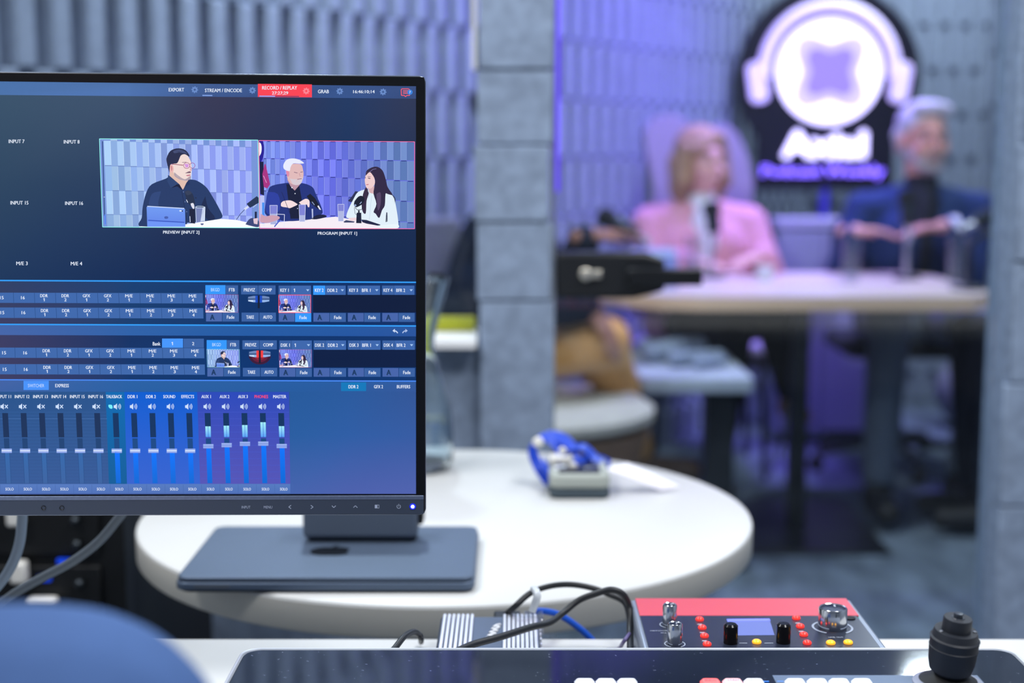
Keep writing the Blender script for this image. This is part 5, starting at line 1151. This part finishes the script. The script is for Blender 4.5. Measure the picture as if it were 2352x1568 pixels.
    for y_ in (870, 1010, 1150): u_.disc(*q([(1250+(y_-870)*.16, y_)])[0], 1.2, (110, 130, 180), 8)
    u_.line(*q([(1225, 860), (1300, 1290)]), 1, (24, 38, 74))
    u_.blob(q([(620, 1362), (640, 1358), (730, 1362), (1280, 1330), (1780, 1252), (2000, 1268), (2330, 1340), (2330, 1382), (620, 1372)]), (250, 252, 255), 1)
    # microphone, glass, tablet
    u_.blob(q([(1265, 870), (1320, 845), (1380, 900), (1410, 1000), (1410, 1050), (1350, 1060), (1300, 1000)]), (36, 48, 76)); u_.blob(q([(1270, 870), (1320, 848), (1370, 890), (1300, 915)]), (52, 62, 88)); u_.line(*q([(1290, 980), (1310, 1020)]), 1.5, (226, 234, 250))
    u_.blob(q([(1350, 1035), (1390, 1030), (1405, 1090), (1390, 1115), (1360, 1070)]), (226, 226, 240)); u_.poly(q([(1335, 1110), (1410, 1110), (1415, 1320), (1330, 1310)]), (24, 30, 58)); u_.line(*q([(1340, 1215), (1345, 1300)]), 1.6, (200, 214, 246)); u_.disc(*q([(1425, 955)])[0], 1.6, (30, 40, 66), 8)
    u_.poly(q([(1420, 1085), (1556, 1090), (1548, 1290), (1428, 1300)]), (122, 134, 186)); u_.poly(q([(1520, 1100), (1556, 1092), (1550, 1280), (1490, 1290)]), (206, 218, 244)); u_.pline(q([(1420, 1082), (1450, 1072), (1520, 1074), (1558, 1086), (1520, 1096), (1440, 1096), (1420, 1084)]), 1, (220, 236, 252)); u_.line(*q([(1422, 1086), (1430, 1300)]), .9, (226, 240, 255)); u_.line(*q([(1556, 1088), (1550, 1290)]), .9, (226, 240, 255)); u_.blob(q([(1490, 1318), (1535, 1318), (1525, 1340), (1500, 1338)]), (90, 100, 150))
    u_.poly(q([(725, 1085), (745, 1070), (1255, 1100), (1272, 1115), (1276, 1365), (735, 1365)]), (112, 154, 242), (96, 130, 232)); u_.line(*q([(735, 1074), (1260, 1104)]), 2, (206, 222, 255)); u_.line(*q([(748, 1272), (1262, 1302)]), 2, (52, 84, 190)); u_.poly(q([(735, 1290), (1270, 1310), (1276, 1365), (735, 1365)]), (110, 150, 246))
    u_.line(*q([(1192, 1137), (1228, 1140)]), 3, (222, 236, 255)); u_.disc(*q([(1232, 1141)])[0], 1.7, (40, 50, 90), 8); u_.blob(q([(975, 1225), (1000, 1215), (1030, 1222), (1026, 1248), (985, 1250)]), (70, 96, 176))
    # second microphone
    u_.poly(q([(2145, 1040), (2290, 930), (2326, 960), (2326, 1020), (2195, 1095)]), (36, 52, 84)); u_.poly(q([(2105, 1108), (2160, 1064), (2180, 1090), (2130, 1128)]), (214, 222, 244)); u_.pline(q([(2118, 1120), (2060, 1180), (2000, 1265)]), 1.3, (38, 56, 100)); u_.line(*q([(2235, 1090), (2290, 1045)]), 1.5, (200, 214, 240)); u_.poly(q([(2262, 1150), (2292, 1150), (2292, 1250), (2262, 1250)]), (30, 38, 74)); u_.blob(q([(2130, 1330), (2200, 1350), (2318, 1368), (2318, 1280), (2240, 1240), (2180, 1260)]), (60, 70, 120)); u_.poly(q([(2240, 1250), (2310, 1240), (2300, 1330), (2250, 1320)]), (226, 200, 214))
    for a, b in (((55, 115), (2306, 133)), ((2306, 133), (2330, 1380)), ((2330, 1380), (100, 1368)), ((100, 1368), (55, 115))): u_.line(*q([a, b]), 1.5, (150, 250, 240))
def program(u_):
    q = mk(6.19, 590, 300); rd = random.Random(5)
    def lerp(a, b, t_): t_ = max(0, min(1, t_)); return tuple(int(a[i]+(b[i]-a[i])*t_) for i in range(3))
    u_.poly(q([(30, 135), (2245, 155), (2245, 1395), (40, 1388)]), (104, 106, 232))
    rows = [(150, 390, 160, 425), (395, 610, 430, 715), (612, 850, 722, 1010), (852, 1120, 1015, 1310), (1122, 1380, 1315, 1385)]
    for r, (a0, a1, b0, b1) in enumerate(rows):
        n = 26
        for k in range(n):
            t0, t1 = (k/n)**1.18, ((k+1)/n)**1.18; x0 = 95+2140*t0; x1 = 95+2140*t1
            ya, yb = a0+(b0-a0)*t0, a1+(b1-a1)*t0; m_ = (t0-.25); base = lerp((128, 152, 240), (108, 112, 240), t0*2.4) if t0 < .42 else lerp((108, 112, 240), (100, 132, 190), (t0-.42)*2.3)
            up = (k+r) % 2 == 0; c1 = lerp(base, (170, 186, 250), .22) if up else lerp(base, (66, 84, 170), .18); j = rd.uniform(-.05, .05); c1 = tuple(max(0, min(255, int(v*(1+j)))) for v in c1)
            u_.poly(q([(x0, ya+3), (x1, ya+3), (x1, yb), (x0, yb)]), c1); u_.line(*q([(x0, ya+3), (x0, yb)]), .8, lerp(c1, (50, 60, 150), .45))
            if not up: u_.poly(q([(x0+6, ya-3), (x1-6, ya-3), (x1-14, ya+8), (x0+12, ya+8)]), (40, 46, 130))
            else: u_.line(*q([(x0+4, ya+6), (x0+4, yb-4)]), .8, lerp(c1, (190, 206, 255), .5))
    u_.blob(q([(30, 145), (85, 145), (104, 240), (96, 360), (60, 450), (40, 480)]), (36, 26, 150)); u_.blob(q([(24, 170), (50, 172), (68, 220), (66, 300), (45, 350), (28, 345)]), (250, 250, 255))
    u_.poly(q([(40, 440), (95, 440), (105, 920), (50, 900)]), (22, 26, 66)); u_.poly(q([(110, 480), (125, 470), (190, 760), (150, 820), (100, 800), (80, 620)]), (170, 50, 130)); u_.line(*q([(96, 640), (140, 740)]), 1, (240, 200, 240))
    u_.poly(q([(45, 920), (108, 920), (110, 1380), (45, 1380)]), (190, 196, 244)); u_.poly(q([(76, 1020), (106, 1020), (112, 1350), (76, 1350)]), (64, 144, 244))
    u_.poly(q([(40, 1380), (45, 1320), (400, 1290), (1120, 1222), (1700, 1320), (1980, 1392), (2000, 1395)]), (246, 238, 246))
    # man
    u_.blob(q([(430, 740), (220, 780), (160, 860), (120, 1080), (120, 1180), (200, 1230), (400, 1285), (760, 1262), (860, 1200), (930, 1180), (925, 1100), (840, 900), (790, 800), (650, 745)]), (34, 50, 124)); u_.blob(q([(150, 870), (125, 1120), (200, 1200), (330, 1120), (300, 900)]), (44, 62, 160)); u_.poly(q([(420, 760), (600, 760), (640, 980), (600, 1250), (480, 1250)]), (20, 26, 56))
    u_.poly(q([(430, 690), (640, 700), (610, 770), (540, 850), (480, 790)]), (190, 150, 166))
    u_.blob(q([(470, 500), (520, 470), (630, 480), (658, 560), (665, 620), (650, 700), (600, 765), (500, 760), (440, 690), (430, 580)]), (226, 186, 186)); u_.blob(q([(470, 680), (560, 690), (650, 660), (640, 730), (600, 768), (520, 764)]), (214, 204, 214)); u_.blob(q([(415, 575), (440, 555), (462, 600), (455, 650), (430, 640)]), (226, 140, 170))
    u_.blob(q([(430, 570), (385, 540), (380, 480), (430, 410), (520, 394), (610, 415), (672, 460), (620, 468), (520, 465), (480, 520), (470, 570)]), (232, 236, 255)); u_.line(*q([(530, 590), (580, 600)]), 1.2, (110, 80, 110)); u_.line(*q([(620, 590), (655, 585)]), 1.2, (110, 80, 110)); u_.line(*q([(575, 690), (640, 682)]), 1.4, (150, 90, 110)); u_.line(*q([(600, 600), (620, 650)]), 1, (196, 140, 150))
    u_.blob(q([(345, 1030), (380, 1000), (480, 990), (560, 1030), (578, 1050), (520, 1080), (470, 1100), (430, 1090), (350, 1075)]), (246, 222, 224)); u_.blob(q([(600, 1020), (690, 968), (745, 990), (750, 1060), (740, 1090), (715, 1050), (640, 1050)]), (246, 222, 224)); u_.line(*q([(720, 1050), (735, 1085)]), 2, (240, 214, 220))
    u_.line(*q([(355, 870), (480, 1200)]), 1, (22, 30, 80)); u_.disc(*q([(545, 893)])[0], 1.3, (226, 236, 250), 8); u_.disc(*q([(500, 808)])[0], 1.5, (226, 236, 250), 8); u_.disc(*q([(580, 1105)])[0], 1.2, (200, 210, 240), 8)
    # his microphone
    u_.poly(q([(710, 930), (760, 895), (830, 960), (900, 1080), (870, 1110), (780, 1040)]), (22, 26, 44)); u_.line(*q([(785, 1010), (820, 1055)]), 1.6, (150, 170, 220)); u_.poly(q([(860, 1070), (880, 1062), (915, 1125), (890, 1120)]), (236, 236, 250)); u_.poly(q([(780, 1110), (800, 1110), (802, 1250), (786, 1250)]), (190, 200, 236)); u_.blob(q([(770, 1255), (850, 1200), (960, 1195), (990, 1225), (850, 1258)]), (26, 30, 62))
    # glasses
    def gl_(x0, y0, x1, y1, w0):
        u_.poly(q([(x0, y0), (x1, y0), (x1-8, y1), (x0+8, y1)]), (128, 132, 214)); u_.poly(q([(x0+6, w0), (x1-6, w0), (x1-10, y1-6), (x0+10, y1-6)]), (176, 184, 226)); u_.pline(q([(x0, y0), (x0+8, y1), (x1-8, y1), (x1, y0), (x0, y0)]), .9, (220, 226, 250))
    gl_(186, 1060, 292, 1330, 1180); gl_(600, 1050, 692, 1290, 1200); gl_(1152, 1045, 1240, 1285, 1140)
    u_.blob(q([(60, 1180), (130, 1215), (220, 1200), (320, 1220), (310, 1260), (200, 1300), (110, 1310), (50, 1290)]), (206, 160, 180)); u_.pline(q([(280, 1185), (395, 1190), (388, 1370)]), 1.2, (230, 234, 255)); u_.line(*q([(250, 1365), (335, 1265)]), 2.5, (60, 84, 196))
    # woman
    u_.blob(q([(1400, 860), (1340, 950), (1300, 1000), (1420, 1010), (1450, 880)]), (44, 48, 84)); u_.blob(q([(1920, 900), (1970, 960), (1960, 1050), (1900, 1000)]), (56, 66, 100))
    u_.blob(q([(1560, 830), (1440, 870), (1370, 980), (1310, 1100), (1275, 1200), (1290, 1240), (1420, 1250), (1500, 1270), (1700, 1350), (1840, 1385), (1990, 1370), (2012, 1320), (1990, 1140), (1950, 960), (1880, 880), (1800, 860)]), (226, 240, 250)); u_.poly(q([(1840, 1160), (1855, 1160), (1860, 1290), (1830, 1300)]), (28, 34, 66)); u_.poly(q([(1490, 1262), (1560, 1268), (1760, 1335), (1740, 1352), (1560, 1320), (1500, 1300)]), (30, 32, 66))
    u_.blob(q([(1300, 1240), (1420, 1235), (1440, 1262), (1340, 1280)]), (240, 214, 220)); u_.blob(q([(1700, 1350), (1900, 1330), (2005, 1330), (2005, 1385), (1800, 1392)]), (234, 246, 252))
    u_.poly(q([(1580, 800), (1680, 790), (1670, 900), (1600, 880)]), (216, 176, 182)); u_.blob(q([(1560, 590), (1620, 580), (1660, 640), (1680, 740), (1640, 810), (1580, 825), (1550, 790), (1535, 710), (1545, 640)]), (240, 206, 206))
    u_.blob(q([(1548, 640), (1560, 570), (1640, 520), (1720, 515), (1790, 570), (1830, 680), (1860, 800), (1930, 910), (1860, 900), (1830, 900), (1820, 1060), (1780, 1130), (1740, 1240), (1690, 1180), (1660, 1150), (1700, 1040), (1660, 900), (1670, 800), (1680, 700), (1640, 620), (1600, 590)]), (48, 36, 66)); u_.blob(q([(1550, 800), (1510, 900), (1490, 1060), (1510, 1160), (1550, 1170), (1560, 1000), (1590, 900), (1585, 850)]), (54, 40, 66)); u_.pline(q([(1600, 590), (1650, 550), (1700, 540)]), 1.2, (120, 110, 160)); u_.blob(q([(1700, 900), (1760, 880), (1760, 1050), (1720, 1130)]), (84, 66, 100))
    u_.line(*q([(1580, 672), (1615, 680)]), 1.6, (60, 40, 60)); u_.line(*q([(1540, 665), (1550, 672)]), 1.4, (60, 40, 60)); u_.line(*q([(1555, 768), (1590, 762)]), 1.5, (190, 90, 110)); u_.line(*q([(1575, 650), (1620, 655)]), .9, (90, 60, 80)); u_.pline(q([(1580, 850), (1600, 900), (1580, 960)]), 1, (190, 206, 224)); u_.line(*q([(1630, 930), (1600, 1260)]), .8, (190, 208, 226))
    u_.blob(q([(1390, 1000), (1440, 940), (1490, 925), (1530, 960), (1515, 1030), (1440, 1080), (1400, 1085), (1380, 1050)]), (22, 26, 46)); u_.line(*q([(1465, 1040), (1490, 1010)]), 1.6, (170, 190, 230)); u_.disc(*q([(1400, 1060)])[0], 2.6, (140, 160, 200), 10); u_.pline(q([(1395, 1090), (1430, 1125), (1490, 1120), (1510, 1080)]), 1.2, (26, 30, 50)); u_.poly(q([(1440, 1130), (1462, 1130), (1462, 1170), (1440, 1170)]), (26, 30, 50)); u_.poly(q([(1420, 1165), (1485, 1165), (1488, 1315), (1412, 1312)]), (26, 30, 54)); u_.pline(q([(1385, 1090), (1400, 1180), (1490, 1260)]), .9, (36, 40, 70)); u_.poly(q([(1235, 1290), (1270, 1270), (1395, 1290), (1380, 1305), (1240, 1305)]), (60, 66, 104))
    for a, b in (((30, 140), (2243, 158)), ((2243, 158), (2243, 1393)), ((2243, 1393), (42, 1388)), ((42, 1388), (30, 140))): u_.line(*q([a, b]), 1.4, (255, 120, 170))
pv = UI(); pv.L = .0006; preview(pv); pv.build('preview_picture', scr)
pg = UI(); pg.L = .00064; program(pg); pg.build('program_picture', scr)
def thumb(fn, box, src, nm, lift, frame_=None):
    x0, y0, x1, y1 = box; a0, b0, a1, b1 = src; k = UI(); k.L = lift
    k.T = lambda x, y: (x0+(x-a0)/(a1-a0)*(x1-x0), y0+(y-b0)/(b1-b0)*(y1-y0))
    fn(k); k.T = None
    if frame_:
        for a, b in (((x0, y0), (x1, y0)), ((x1, y0), (x1, y1)), ((x1, y1), (x0, y1)), ((x0, y1), (x0, y0))): k.line(a, b, 1.4, frame_)
    o = k.build(nm, scr)
PS = (596, 322, 953, 525); QS = (231, 320, 596, 521)
thumb(program, (472.5, 675.8, 547.5, 717), PS, 'thumbnail', .0007); thumb(program, (640.5, 677, 714, 717.5), PS, 'thumbnail', .0007, (255, 90, 110)); thumb(program, (642, 802, 716, 843), PS, 'thumbnail', .0007); thumb(preview, (475.5, 801.5, 551, 842.5), QS, 'thumbnail', .0007)
